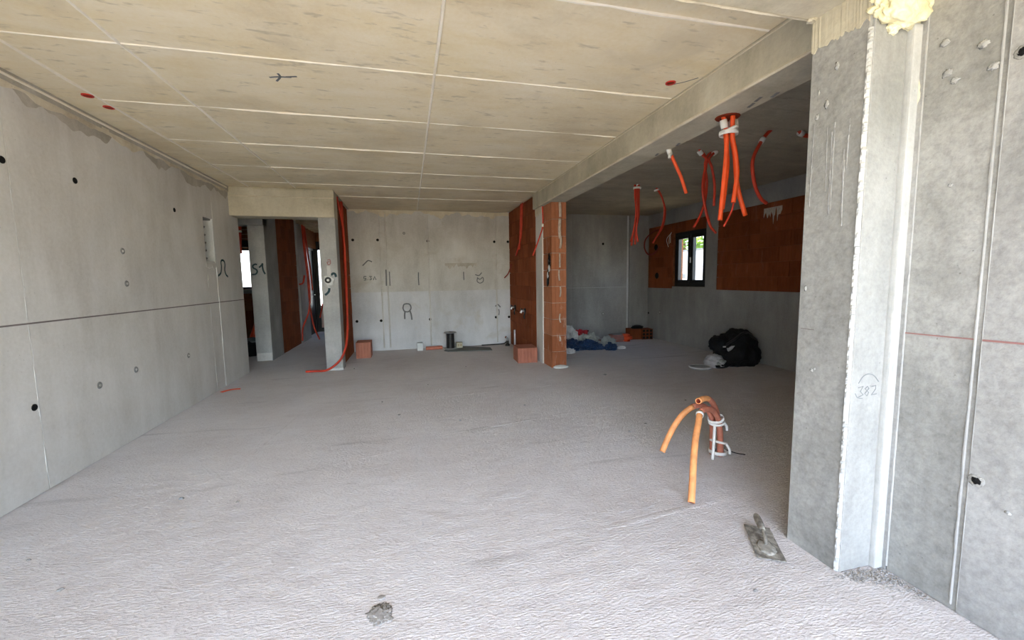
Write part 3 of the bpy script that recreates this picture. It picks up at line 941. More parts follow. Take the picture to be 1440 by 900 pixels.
# ---- hall beyond the opening
wh = empty('wall_hall')
struct(wh)
box('brick_core', -2.69, -2.455, 8.95, 10.32, -0.02, H, 'mortar_dark', wh)
brick_face(wh, (-2.43, 10.32), -PI / 2, 10.32 - 8.95, 0, H, 'brick_deep', depth=0.032, seed=9)
box('concrete_column', -2.69, -2.42, 10.44, 11.05, -0.02, H, 'pillar', wh)
box('chase_back', -2.69, -2.58, 10.32, 10.44, -0.02, H, 'hole', wh)  # shade of the chase put into its back as black
box('end_section', -2.69, -2.43, 11.05, 11.35, -0.02, H, 'pillar', wh)
box('end_lintel', -2.69, -2.43, 11.35, 12.5, 2.30, H, 'mortar_dark', wh)
d2 = empty('door_2', (-2.56, 11.35, 0))
struct(d2)
box('door_leaf', -0.03, 0.03, 0.06, 1.09, 0.0, 2.24, 'frame', d2, 0.004)
for y0_, y1_, z0_, z1_ in ((0.0, 0.06, 0.0, 2.30), (1.09, 1.15, 0.0, 2.30), (0.06, 1.09, 2.24, 2.30)):
    box('door_frame', -0.06, 0.06, y0_, y1_, z0_, z1_, 'frame', d2, 0.004)
tube('door_handle', [(0.03, 0.95, 1.05), (0.08, 0.95, 1.05), (0.08, 0.84, 1.05)], 0.011, 'metal', d2, 8, n=3)
box('right_core', -1.30, -1.06, YB + 0.2, 12.5, -0.02, H, 'wall', wh)
s1 = empty('sign_pier')
struct(s1, 'concrete pier in the hall marked S1 in dark spray', 'pier')
box('core', -2.69, -2.43, 8.24, 8.95, -0.015, H, 'pillar', s1, 0.006)
box('header', -5.0, -2.43, 8.20, 8.45, 2.40, H, 'pillar', s1)
box('base_smear', -2.68, -2.44, 8.236, 8.245, 0.0, 0.14, 'ridge_grey', s1)
ys1 = 8.239
stroke('spray_letter', [(x, ys1, z) for x, z in ((-2.575, 1.715), (-2.60, 1.725), (-2.64, 1.70), (-2.635, 1.66), (-2.59, 1.63), (-2.58, 1.59), (-2.61, 1.55), (-2.665, 1.545))], (0, -1, 0), 0.026, 'paint_dark', s1)
stroke('spray_digit', [(x, ys1, z) for x, z in ((-2.545, 1.665), (-2.50, 1.71), (-2.485, 1.735), (-2.49, 1.68), (-2.48, 1.61), (-2.455, 1.55))], (0, -1, 0), 0.026, 'paint_dark', s1)

wfar = empty('wall_far')
struct(wfar)
boxes('core', [(-2.69, -2.55, 12.5, 12.75, -0.02, H), (-1.40, -1.06, 12.5, 12.75, -0.02, H), (-2.55, -1.40, 12.5, 12.75, 2.50, H)], 'mortar_dark', wfar)
d1 = empty('door_1', (0, 12.55, 0))
struct(d1)
for u0, u1, w0, w1 in ((-2.55, -2.40, 0.0, 2.50), (-1.95, -1.40, 0.0, 2.50), (-2.40, -1.95, 2.27, 2.50), (-2.40, -1.95, 0.0, 0.12)):  # wide right side is unseen, closed up to dim the hall
    box('door_frame', u0, u1, -0.05, 0.05, w0, w1, 'frame', d1, 0.004)
box('pane', -2.41, -1.94, -0.004, 0.004, 0.74, 2.28, 'glass', d1)
box('lower_panel', -2.41, -1.94, -0.02, 0.02, 0.12, 0.74, 'pink_panel', d1)

# side room seen through the gap beside the S1 pier
wsd = empty('wall_side_room')
struct(wsd)
SW = (-4.05, -3.45, 1.25, 2.24)
boxes('core', [(-5.6, SW[0], 11.5, 11.75, -0.02, H), (SW[1], -2.69, 11.5, 11.75, -0.02, H), (SW[0], SW[1], 11.5, 11.75, -0.02, SW[2]), (SW[0], SW[1], 11.5, 11.75, SW[3], H)], 'mortar_dark', wsd)
brick_face(wsd, (-2.72, 11.5), PI, 2.8, 0, 1.2, 'brick_deep', depth=0.02, seed=10)
box('shutter_box', -4.6, -3.3, 11.40, 11.5, 2.26, 2.42, 'frame', wsd)
for i in range(3):
    box('lintel_joint', -4.7, -3.2, 11.485, 11.5, 2.46 + i * 0.11, 2.47 + i * 0.11, 'mortar', wsd)
box('sill', -4.55, -3.40, 11.42, 11.5, 1.14, 1.24, 'grey_plastic', wsd)
box('outer_core', -5.75, -5.6, 7.0, 12.0, -0.02, H, 'wall', wsd)
box('front_core', -5.75, -2.70, 6.9, 7.22, -0.02, H, 'wall', wsd)
w2 = empty('window_2', (0, 11.6, 0))
struct(w2)
for u0, u1, w0, w1 in ((SW[0], SW[0] + 0.05, SW[2], SW[3]), (SW[1] - 0.05, SW[1], SW[2], SW[3]), (SW[0], SW[1], SW[2], SW[2] + 0.05), (SW[0], SW[1], SW[3] - 0.05, SW[3])):
    box('window_frame', u0, u1, -0.03, 0.03, w0, w1, 'frame', w2)
box('pane', SW[0] + 0.04, SW[1] - 0.04, -0.004, 0.004, SW[2] + 0.04, SW[3] - 0.04, 'glass', w2)

# ---- unseen terrace roof over the camera, its depth set for the light, and what lies outside
struct(box('terrace_roof', -2.75, 2.55, -1.75, 1.42, 2.80, 3.05, 'ceiling'), 'unseen concrete terrace slab above the opening, sized for the light', 'roof')

# garden wall with coping and panel joint beyond the window
gw = empty('garden_wall', (9.0, 0, -0.12))
tag(gw, 'white rendered garden wall outside the black window', 'wall')
for i in range(7):
    y0 = 3.0 + i * 3.0
    box('wall_panel', 0, 0.18, y0, y0 + 2.99, 0, 1.80, 'render_white', gw, 0.006)
    box('wall_panel', 0, 0.18, y0, y0 + 2.99, 1.81, 2.34, 'render_white', gw, 0.006)
box('coping', -0.04, 0.22, 3.0, 24.0, 2.34, 2.39, 'joint', gw)
vt = empty('wall_vent', (8.995, 12.23, 1.33))
tag(vt, 'small grey vent grille low on the white garden wall', 'vent')
box('vent_frame', -0.02, 0.0, -0.10, 0.10, 0, 0.16, 'grey_plastic', vt, 0.003)
for i in range(4):
    box('louvre', -0.03, -0.018, -0.085, 0.085, 0.02 + i * 0.034, 0.035 + i * 0.034, 'joint', vt)
nb = empty('neighbour_house', (12.5, 0, -0.12))
tag(nb, 'white house corner beyond the garden wall', 'house')
box('house_wall', 0, 6, 4.0, 15.6, 0, 6.5, 'render_white', nb)
box('house_roof', -0.3, 6.3, 3.7, 15.9, 6.5, 6.7, 'mortar_dark', nb)
box('house_window', -0.03, 0.02, 15.0, 15.5, 3.2, 4.2, 'grey_plastic', nb)


def tree(name, loc, h, r, label, seed, n=1500):
    t = empty(name, loc)
    tag(t, label, 'tree')
    tube('trunk', [(0, 0, 0), (0.05, 0.03, h * 0.3), (0, 0, h * 0.62)], 0.11, 'bark', t, 8, taper=None)
    rnd = random.Random(seed)
    bm = bmesh.new()
    for i in range(n):
        d = Vector((rnd.gauss(0, 1), rnd.gauss(0, 1), rnd.gauss(0, 0.8))).normalized()
        p = d * r * (0.45 + 0.6 * rnd.random() ** 0.6) * (1 + 0.3 * noise.noise(d * 2.5))
        p.z = p.z * 0.9 + h * 0.72
        a = Vector((rnd.gauss(0, 1), rnd.gauss(0, 1), rnd.gauss(0, 1))).normalized()
        b = a.orthogonal().normalized()
        s = rnd.uniform(0.08, 0.16)
        bm.faces.new([bm.verts.new(p + q) for q in (a * s, b * s * 0.5, -a * s, -b * s * 0.5)])
    f = from_bm('foliage', bm, 'leaf', t)
    f['kind'] = 'stuff'
    return t


tree('garden_tree', (10.5, 14.4, -0.12), 4.5, 1.35, 'bright green leafy tree showing above the garden wall', 3)
ow = empty('boundary_wall', (-5.0, 17.0, -0.12))
tag(ow, 'sunlit white boundary wall outside the hall windows', 'wall')
for i in range(4):
    box('wall_panel', -9 + i * 4, -5.01 + i * 4, 0, 0.2, 0, 4.2, 'render_white', ow)
ov = empty('outside_meter_box', (-5.60, 16.99, 1.38))
tag(ov, 'small grey meter box on the bright wall behind the S1 pier', 'meter box')
box('meter_case', -0.12, 0.12, -0.06, 0.0, 0, 0.18, 'grey_plastic', ov, 0.01)
box('meter_door', -0.09, 0.09, -0.07, -0.058, 0.03, 0.15, 'joint', ov, 0.004)

# ================================================================= THINGS

# ---- electrical recess box in the left wall
eb = empty('electrical_box', (-2.615, NY0, NZ0))
tag(eb, 'white lined electrical recess set in the left concrete wall', 'electrical box')
box('back_plate', 0.0, 0.008, 0.01, 0.27, 0.01, 0.57, 'damp', eb)
box('side_liner', 0.0, 0.146, 0.255, 0.278, 0.0, 0.58, 'plaster', eb, 0.004)
box('side_liner', 0.0, 0.125, 0.002, 0.02, 0.0, 0.58, 'wall', eb, 0.003)
box('top_liner', 0.0, 0.125, 0.02, 0.255, 0.56, 0.58, 'joint', eb)
box('bottom_liner', 0.0, 0.14, 0.02, 0.255, 0.0, 0.03, 'plaster', eb, 0.004)
for i in range(5):
    tube('cable_stub', [(0.01, 0.10, 0.06 + i * 0.1), (0.06, 0.12, 0.07 + i * 0.1), (0.09, 0.16, 0.065 + i * 0.1)], 0.014, 'joint', eb, 7, n=3)
ragged_strip('mortar_lip', (0.146, -0.02, 0), (0.146, 0.30, 0), (1, 0, 0), 0.005, 0.06, 'ridge_grey', eb, 16, 0.4, 17, 0.006)

# ---- red ceiling caps
for (x, y, lab) in ((-2.228, 3.842, 'red round ceiling cap nearest the camera by the left wall'), (-2.221, 4.054, 'red round ceiling cap second along the left wall'), (1.882, 2.767, 'red round ceiling cap next to the long beam')):
    cpn = empty('ceiling_cap', (x, y, H))
    tag(cpn, lab, 'ceiling cap', 'red caps in the ceiling')
    lathe('cap_rim', [(0.036, 0.002), (0.036, -0.006), (0.028, -0.008), (0.026, -0.003)], 'red_cap', cpn, (0, 0, 0), 18)
    lathe('cap_disc', [(0.026, -0.001), (0.025, -0.004), (0.006, -0.005)], 'conduit_in', cpn, (0, 0, 0), 14)


def wrap(name, parent, c, axis, r, w, mat='tape', turns=1):
    """band of tape round a bundle: hollow sleeve"""
    c, axis = Vector(c), Vector(axis).normalized()
    a = axis.orthogonal().normalized()
    b = axis.cross(a)
    bm = bmesh.new()
    n = 16
    rings = []
    for rr_, t in ((r, -w / 2), (r * 1.14, -w / 2), (r * 1.18, 0), (r * 1.14, w / 2), (r, w / 2)):
        rings.append([bm.verts.new(c + axis * t + (a * math.cos(2 * PI * k_ / n) + b * math.sin(2 * PI * k_ / n)) * rr_) for k_ in range(n)])
    for p, q in zip(rings, rings[1:] + rings[:1]):
        for k_ in range(n):
            bm.faces.new((p[k_], p[(k_ + 1) % n], q[(k_ + 1) % n], q[k_]))
    return from_bm(name, bm, mat, parent, smooth=True)


def bundle(name, base, label, paths, r, mat, ties=(), group=None, cat='conduit', tape_paths=(), hollow=True, sides=10):
    t = empty(name, base)
    tag(t, label, cat, group)
    B = Vector(base)
    for p in paths:
        tube('conduit', [Vector(q) - B for q in p], r, mat, t, sides, hollow)
    for c, ax, rr_, w in ties:
        wrap('tape_wrap', t, Vector(c) - B, ax, rr_, w)
    for p, w in tape_paths:
        tube('tape_tail', [Vector(q) - B for q in p], w, 'tape', t, 6, n=4)
    return t


GR = 'hanging red conduit bundles'
bd = bundle('conduit_bundle', (2.29, 2.67, 2.541), 'large bright orange conduit bundle hanging from the long beam, wrapped in white tape', [
    [(2.252, 2.67, 2.55), (2.285, 2.67, 2.44), (2.289, 2.67, 2.266), (2.278, 2.67, 2.094), (2.246, 2.66, 1.806)],
    [(2.30, 2.71, 2.55), (2.305, 2.70, 2.437), (2.335, 2.71, 2.233), (2.325, 2.71, 2.067), (2.305, 2.71, 1.894)],
    [(2.30, 2.63, 2.55), (2.312, 2.64, 2.40), (2.335, 2.63, 2.274), (2.345, 2.62, 2.125), (2.322, 2.62, 1.928)],
    [(2.345, 2.67, 2.55), (2.332, 2.67, 2.415), (2.365, 2.67, 2.28), (2.388, 2.66, 2.055), (2.468, 2.66, 1.845)]], 0.0165, 'conduit',
    ties=[((2.305, 2.67, 2.43), (0, 0, 1), 0.056, 0.03), ((2.262, 2.67, 2.49), (0.25, 0, -1), 0.021, 0.06), ((2.338, 2.67, 2.50), (-0.1, 0, -1), 0.022, 0.05)],
    group=GR, tape_paths=[([(2.245, 2.65, 2.43), (2.30, 2.60, 2.455), (2.36, 2.65, 2.47), (2.37, 2.67, 2.53)], 0.010)])
tube('thin_cable', [Vector(q) - Vector((2.29, 2.67, 2.541)) for q in ((2.33, 2.62, 1.98), (2.365, 2.68, 1.886), (2.30, 2.68, 1.764))], 0.007, 'conduit_red', bd, 8)
lathe('ceiling_socket', [(0.085, 0.0), (0.08, -0.006), (0.03, -0.004)], 'conduit_in', bd, (0, 0, 0), 16)

bundle('conduit_bundle', (2.33, 3.44, 2.541), 'single orange conduit hanging from the beam edge with a white tape end', [
    [(2.335, 3.44, 2.55), (2.355, 3.44, 2.51), (2.41, 3.44, 2.412), (2.472, 3.44, 2.301), (2.529, 3.44, 2.162)]], 0.0155, 'conduit',
    ties=[((2.343, 3.44, 2.525), (0.4, 0, -1), 0.019, 0.06)], group=GR, tape_paths=[([(2.35, 3.42, 2.50), (2.32, 3.40, 2.48), (2.31, 3.39, 2.455)], 0.014)])

bundle('conduit_bundle', (3.29, 4.10, H), 'fan of long dark red conduits hanging before the window', [
    [(3.16, 4.10, H + 0.01), (3.215, 4.10, 2.725), (3.275, 4.10, 2.68), (3.25, 4.10, 2.60), (3.221, 4.10, 2.393), (3.256, 4.10, 2.176), (3.329, 4.10, 1.974), (3.408, 4.09, 1.88)],
    [(3.20, 4.13, H + 0.01), (3.26, 4.12, 2.72), (3.285, 4.13, 2.64), (3.27, 4.14, 2.45), (3.29, 4.14, 2.2), (3.35, 4.14, 2.02), (3.39, 4.14, 1.93)],
    [(3.41, 4.10, H + 0.01), (3.345, 4.10, 2.75), (3.285, 4.09, 2.68), (3.325, 4.09, 2.598), (3.369, 4.09, 2.398), (3.359, 4.08, 2.179)],
    [(3.38, 4.15, H + 0.01), (3.32, 4.16, 2.74), (3.30, 4.17, 2.64), (3.34, 4.18, 2.45), (3.32, 4.18, 2.25), (3.26, 4.18, 2.08), (3.18, 4.18, 1.95)]],
    0.0135, 'conduit_red', ties=[((3.187, 4.11, 2.755), (1, 0, -1), 0.022, 0.05), ((3.375, 4.11, 2.765), (-1, 0, -0.7), 0.022, 0.05)], group=GR)

bundle('conduit_bundle', (3.45, 3.45, H), 'single curved red conduit hanging from side room ceiling beside the near pier', [
    [(3.46, 3.45, H + 0.01), (3.409, 3.45, 2.75), (3.347, 3.45, 2.672), (3.272, 3.45, 2.536), (3.262, 3.45, 2.416), (3.303, 3.45, 2.257), (3.367, 3.45, 2.151), (3.445, 3.45, 2.099)]],
    0.0165, 'conduit_red', ties=[((3.36, 3.45, 2.69), (0.6, 0, 0.8), 0.021, 0.05)], group=GR)
bundle('conduit_bundle', (3.80, 3.40, H), 'short red conduit stub in side room ceiling half hidden by the near pier', [
    [(3.74, 3.40, H + 0.01), (3.80, 3.40, 2.752), (3.87, 3.40, 2.745), (3.93, 3.40, 2.70)]], 0.020, 'conduit_red', ties=[((3.765, 3.40, 2.765), (1, 0, -0.3), 0.024, 0.05)], group=GR)
bundle('conduit_bundle', (3.41, 5.80, H), 'straight red conduit bundle hanging furthest left in the side room', [
    [(3.37, 5.80, H + 0.01), (3.376, 5.80, 2.614), (3.397, 5.80, 2.361), (3.36, 5.80, 2.105), (3.314, 5.80, 1.934)],
    [(3.44, 5.80, H + 0.01), (3.442, 5.80, 2.574), (3.441, 5.80, 2.32), (3.397, 5.80, 2.085), (3.387, 5.80, 1.892)],
    [(3.41, 5.84, H + 0.01), (3.41, 5.84, 2.574), (3.42, 5.84, 2.32), (3.38, 5.84, 2.085), (3.35, 5.84, 1.88)],
    [(3.40, 5.77, H + 0.01), (3.40, 5.77, 2.60), (3.41, 5.77, 2.34), (3.39, 5.77, 2.1), (3.42, 5.77, 1.93)]], 0.0135, 'conduit_red',
    ties=[((3.41, 5.80, 2.735), (0, 0, 1), 0.05, 0.03)], group=GR, tape_paths=[([(3.41, 5.79, 2.73), (3.39, 5.77, 2.77), (3.40, 5.76, 2.785)], 0.012)])
bundle('conduit_bundle', (3.86, 5.95, H), 'pair of bowed red conduits hanging left of the window', [
    [(3.83, 5.95, H + 0.01), (3.938, 5.95, 2.638), (3.986, 5.95, 2.441), (3.936, 5.95, 2.174), (3.788, 5.95, 1.928)],
    [(3.87, 5.98, H + 0.01), (3.95, 5.98, 2.66), (4.02, 5.98, 2.45), (3.99, 5.98, 2.22), (3.90, 5.98, 2.06)]], 0.0135, 'conduit_red',
    ties=[((3.85, 5.965, 2.755), (0.3, 0, -1), 0.035, 0.025)], group=GR)
# coil on the side-room wall left of the window
bundle('conduit_loop', (XR - 0.03, 8.45, 2.05), 'dark red conduit looping on the bricks left of the window', [
    [(5.37, 8.20, 2.42), (5.33, 8.371, 2.39), (5.28, 8.58, 2.25), (5.28, 8.62, 2.05), (5.31, 8.50, 1.90), (5.36, 8.32, 1.93), (5.38, 8.20, 2.05)]], 0.016, 'conduit_dark')
wr = empty('loose_wires', (XR - 0.01, 7.78, 2.2))
tag(wr, 'thin white wires dangling at the window corner', 'wires')
for i, pts in enumerate((((0, 0.0, 0.12), (-0.03, 0.03, 0.0), (-0.02, 0.05, -0.12)), ((0, 0.02, 0.10), (-0.05, 0.09, -0.02), (-0.02, 0.07, -0.18)), ((0, 0.04, 0.06), (-0.03, -0.01, -0.05), (-0.02, 0.0, -0.10)))):
    tube('wire', pts, 0.005, 'tape', wr, 6, n=4)

# ---- conduits rising from the floor
fc = empty('floor_conduits', (2.31, 2.70, 0))
tag(fc, 'three orange conduits curling up from the screed, tied with white straps', 'conduit')
B = Vector((2.31, 2.70, 0))
for pts, cut in ((((2.352, 2.69, -0.02), (2.340, 2.69, 0.149), (2.305, 2.68, 0.284), (2.245, 2.645, 0.395), (2.150, 2.590, 0.478), (2.050, 2.53, 0.512), (1.960, 2.475, 0.517)), 27),
                 (((2.282, 2.70, -0.02), (2.276, 2.70, 0.188), (2.262, 2.70, 0.30), (2.20, 2.70, 0.385), (2.099, 2.69, 0.404), (1.994, 2.68, 0.355), (1.915, 2.67, 0.279), (1.848, 2.66, 0.181), (1.798, 2.65, 0.092)), 26),
                 (((2.315, 2.655, -0.02), (2.305, 2.65, 0.16), (2.272, 2.635, 0.29), (2.19, 2.59, 0.385), (2.08, 2.54, 0.43), (1.999, 2.50, 0.418), (1.935, 2.435, 0.375), (1.832, 2.33, 0.300), (1.748, 2.235, 0.205), (1.690, 2.165, 0.110), (1.640, 2.107, 0.010)), 30)):
    q = cr([Vector(p) - B for p in pts])
    arm = tube('conduit', q[cut - 1:], 0.0212, 'conduit_floor', fc, 14, True, raw=True)
    tube('conduit_stem', q[:cut], 0.0214, 'conduit_floor_red', arm, 14, False, raw=True)
wrap('tape_wrap', fc, Vector((1.99, 2.492, 0.413)) - B, (-0.75, -0.75, -0.35), 0.0225, 0.03)
wrap('tape_wrap', fc, Vector((2.278, 2.668, 0.295)) - B, (-0.35, -0.1, 1), 0.052, 0.022)
wrap('tape_wrap', fc, Vector((2.285, 2.668, 0.268)) - B, (-0.2, -0.1, 1), 0.053, 0.016)
wrap('tape_wrap', fc, Vector((2.318, 2.685, 0.02)) - B, (0.05, 0, 1), 0.058, 0.026)
wrap('tape_wrap', fc, Vector((2.315, 2.680, 0.105)) - B, (0.25, 0.1, 1), 0.055, 0.018)
for pts in (((2.245, 2.64, 0.265), (2.225, 2.62, 0.17), (2.205, 2.60, 0.07), (2.20, 2.60, 0.005)), ((2.36, 2.66, 0.10), (2.385, 2.64, 0.05), (2.39, 2.64, 0.008)), ((2.325, 2.65, 0.27), (2.355, 2.645, 0.235), (2.36, 2.645, 0.20))):
    tube('strap_tail', [Vector(p) - B for p in pts], 0.011, 'tape', fc, 6, n=4)
tube('wire', [Vector(p) - B for p in ((2.38, 2.68, 0.03), (2.44, 2.64, 0.012), (2.50, 2.60, 0.006))], 0.004, 'black', fc, 6)

# ---- trowel
tw = empty('trowel', (1.755, 1.68, 0.0), 0.0)
tag(tw, 'mortar-caked steel plastering trowel lying on the screed', 'trowel')
ang = math.atan2(1.81 - 1.56, 1.83 - 1.68)
tw.rotation_euler = (0, 0, ang)
bm = bmesh.new()
bm_box(bm, -0.145, 0.145, -0.063, 0.063, 0.004, 0.0075)
bmesh.ops.subdivide_edges(bm, edges=bm.edges[:], cuts=5, use_grid_fill=True)
for v in bm.verts:
    v.co.z += 0.0015 * noise.noise(v.co * 12) + 0.002
    if v.co.y < -0.06:
        v.co.y += 0.003 * noise.noise(v.co * 40)
from_bm('blade', bm, 'trowel', tw)
tube('tang', [(-0.03, 0, 0.012), (-0.03, 0, 0.035), (-0.01, 0, 0.05), (0.04, 0, 0.055)], 0.009, 'trowel', tw, 8)
box('tang_plate', -0.08, 0.06, -0.012, 0.012, 0.009, 0.014, 'trowel', tw, 0.002)
tube('handle', [(0.03, 0, 0.055), (0.07, 0, 0.058), (0.12, 0, 0.060), (0.165, 0, 0.060)], 0.017, 'trowel', tw, 12, n=3, taper=[0.8, 0.9, 1, 1.05, 1.08, 1.1, 1.08, 1.05, 1.0, 0.75])
blob('mortar_cake', 'cake', tw, (0.06, 0.038, 0.0045), (-0.05, 0.0, 0.009), 3, 0.6, 3, 21)

# ---- spray foam at the top of the near pier
sf = blob('spray_foam', 'foam', None, (0.135, 0.06, 0.085), (2.035, 1.40, 2.505), 5, 0.34, 2.2, 4, 0.1, flat=False)
tag(sf, 'lump of yellow spray foam at the top of the near pier', 'foam')
fd = blob('foam_drip', 'foam', sf, (0.03, 0.02, 0.025), (-0.03, 0.01, -0.085), 4, 0.5, 2.2, 9, 0.1, flat=False)

# ---- socket box on the hall pillar
sb = empty('socket_box', (-1.206, 6.968, 1.423))
tag(sb, 'white plastered round socket box with dark centre on hall pillar', 'socket box')
blob('plaster_patch', 'plaster', sb, (0.075, 0.010, 0.085), (0.005, 0, -0.02), 3, 0.6, 2, 3, flat=False)
lathe('box_rim', [(0.048, 0.0), (0.048, -0.016), (0.034, -0.018), (0.032, -0.012)], 'black', sb, (0, 0, 0), 18, 'y')
lathe('box_core', [(0.020, -0.004), (0.018, -0.022), (0.006, -0.024)], 'white', sb, (0, 0, 0), 12, 'y')
box('plaster_channel', -0.01, 0.045, -0.008, 0.004, 0.07, 0.22, 'ridge_grey', sb, 0.002)

# ---- red conduit down the hall pillar and along the floor
bundle('pillar_conduit', (-1.0, 7.3, 0), 'long red conduit running down beside the hall pillar onto the floor', [
    [(-1.085, 7.42, H), (-1.055, 7.50, 2.55), (-1.03, 7.60, 2.2), (-1.02, 7.52, 1.35), (-1.01, 7.33, 0.70), (-1.00, 7.05, 0.42), (-1.05, 6.90, 0.23), (-1.15, 6.88, 0.11), (-1.29, 6.88, 0.028), (-1.45, 6.92, 0.016), (-1.60, 6.93, 0.016)]],
    0.0165, 'conduit_red')
bundle('wall_conduit', (-1.09, 7.9, 0), 'red conduit fixed upright on the alcove left bricks', [
    [(-1.08, 7.85, H), (-1.075, 7.86, 2.0), (-1.075, 7.84, 1.2), (-1.07, 7.80, 0.55)], [(-1.08, 7.93, H), (-1.075, 7.94, 2.2), (-1.075, 7.92, 1.55)]], 0.0165, 'conduit_red')

# ---- hall conduits
bundle('hall_conduits', (-2.36, 10.7, 0), 'tangle of red conduits hanging inside the hall', [
    [(-2.36, 10.75, H - 0.07), (-2.34, 10.72, 2.2), (-2.28, 10.60, 1.6), (-2.24, 10.55, 1.1), (-2.28, 10.5, 0.7), (-2.40, 10.40, 0.35), (-2.42, 10.38, 0.05)],
    [(-2.36, 10.85, H - 0.07), (-2.33, 10.82, 2.0), (-2.32, 10.80, 1.4), (-2.30, 10.78, 0.8), (-2.24, 10.75, 0.35), (-2.12, 10.70, 0.02)],
    [(-2.34, 10.65, H - 0.07), (-2.30, 10.65, 2.1), (-2.26, 10.65, 1.4), (-2.27, 10.66, 0.9)],
    [(-2.36, 10.95, H - 0.07), (-2.32, 10.95, 2.2), (-2.27, 10.9, 1.7), (-2.25, 10.9, 1.2)],
    [(-2.34, 10.60, 1.55), (-2.36, 10.5, 1.38), (-2.40, 10.36, 1.35)],
    [(-2.20, 11.3, 0.5), (-2.08, 11.2, 0.9), (-2.03, 11.2, 1.1)]], 0.018, 'conduit_red')
bundle('shutter_conduit', (-3.0, 8.8, 0), 'red conduit upright in the gap left of the S1 pier', [
    [(-3.02, 8.9, H), (-3.03, 8.9, 2.4), (-3.05, 8.9, 1.95)]], 0.03, 'conduit_red', ties=[((-3.03, 8.9, 2.36), (0, 0, 1), 0.031, 0.04)])
bundle('leaning_conduits', (-3.2, 9.5, 0), 'orange conduits leaning in the room behind the S1 pier', [
    [(-3.30, 9.6, 0.02), (-3.16, 9.55, 0.35), (-3.0, 9.5, 0.75)], [(-3.22, 9.5, 0.02), (-3.10, 9.5, 0.30), (-2.95, 9.45, 0.70)]], 0.035, 'conduit')
db = blob('dark_sack', 'fabric_black', None, (0.28, 0.22, 0.20), (-3.05, 9.0, 0.0), 3, 0.6, 2, 12)
tag(db, 'dark heap of bags on the floor behind the S1 pier', 'sack')
blob('sack_fold', 'board', db, (0.18, 0.14, 0.10), (0.05, -0.02, 0.16), 3, 0.6, 2, 13)

# ---- brick pillar boxes and cable
for z, y, lab, sd in ((1.655, 6.16, 'black switch box set in the brick pillar, the upper one', 1), (1.415, 6.22, 'black and white switch box low on the brick pillar side', 2)):
    b = empty('switch_box', (2.128, y, z))
    tag(b, lab, 'switch box', 'boxes on the brick pillar')
    blob('box_recess', 'hole', b, (0.012, 0.055, 0.12), (0, 0, 0), 3, 0.5, 2, sd, flat=False)
    blob('plaster_dab', 'plaster', b, (0.012, 0.028, 0.05), (-0.008, -0.01, -0.10 if sd == 1 else 0.03), 3, 0.6, 2, sd + 5, flat=False)
    tube('cable', [(-0.012, 0.0, 0.03), (-0.03, -0.06, 0.0), (-0.02, -0.09, 0.0)] if sd == 1 else [(-0.012, 0.0, 0.0), (-0.02, 0.0, -0.08), (-0.012, 0.01, -0.14)], 0.007, 'black', b, 6, n=4)
bundle('pillar_cable', (2.11, 6.45, 2.25), 'thin red cable sticking out from the brick pillar with white tip', [
    [(2.118, 6.45, 2.55), (2.115, 6.43, 2.25), (2.06, 6.40, 2.08), (1.935, 6.40, 1.76)]], 0.011, 'conduit_red', ties=[((2.112, 6.428, 2.24), (0.1, 0, 1), 0.014, 0.05)])
bundle('alcove_conduit', (2.09, 7.58, 2.4), 'red conduits on the bricks of the alcove right wall', [
    [(2.085, 7.52, H), (2.08, 7.57, 2.4), (2.07, 7.62, 2.15), (2.06, 7.95, 1.85)], [(2.085, 7.62, H), (2.08, 7.66, 2.4), (2.07, 7.72, 1.95)]], 0.014, 'conduit_red')
bundle('corner_conduit', (2.07, 8.5, 1.6), 'short dark red conduit end in the alcove back corner', [
    [(2.09, 8.45, 1.70), (2.04, 8.52, 1.52), (1.96, 8.56, 1.42)]], 0.012, 'conduit_dark')

# water taps
for y, z, lab in ((8.22, 0.82, 'chrome water valve on alcove bricks nearer the back wall'), (7.47, 0.80, 'chrome and black water valve on alcove bricks nearer the brick pillar')):
    t = empty('water_valve', (2.10, y, z))
    tag(t, lab, 'valve', 'water valves')
    lathe('valve_flange', [(0.05, 0.0), (0.05, -0.02), (0.03, -0.025)], 'black', t, (0, 0, 0), 14, 'x')
    tube('spout', [(-0.02, 0, 0), (-0.07, 0, 0), (-0.09, 0, -0.04)], 0.022, 'metal', t, 10, n=4)
    tube('lever', [(-0.06, 0, 0.02), (-0.065, 0.05, 0.03), (-0.06, 0.10, 0.03)], 0.014, 'black', t, 8, n=3)
    tube('hose_tail', [(0.0, 0.02, -0.04), (-0.02, 0.02, -0.10), (-0.01, 0.02, -0.15)], 0.014, 'black', t, 8, n=3)
wp = tube('waste_pipe', [(2.05, 8.10, 0.0), (2.05, 8.10, 0.2), (2.055, 8.12, 0.37)], 0.018, 'bag_white', None, 10, True)
tag(wp, 'slim pale pipe standing beside the big loose clay block', 'pipe')
wc = tube('floor_cable', [(1.45, 8.60, 0.012), (1.70, 8.62, 0.012), (1.92, 8.60, 0.02), (1.98, 8.58, 0.06)], 0.012, 'black', None, 8)
tag(wc, 'black cable along the foot of the back wall', 'cable')
fitting = empty('pipe_fitting', (1.97, 8.42, 0))
tag(fitting, 'dark pipe fitting in the alcove right corner', 'fitting')
lathe('fitting_base', [(0.05, 0.0), (0.05, 0.03), (0.03, 0.05), (0.03, 0.11)], 'black', fitting, (0, 0, 0), 12)
tube('fitting_elbow', [(0, 0, 0.10), (0.0, 0.0, 0.15), (-0.04, -0.02, 0.19)], 0.026, 'grey_plastic', fitting, 10, True, 4)


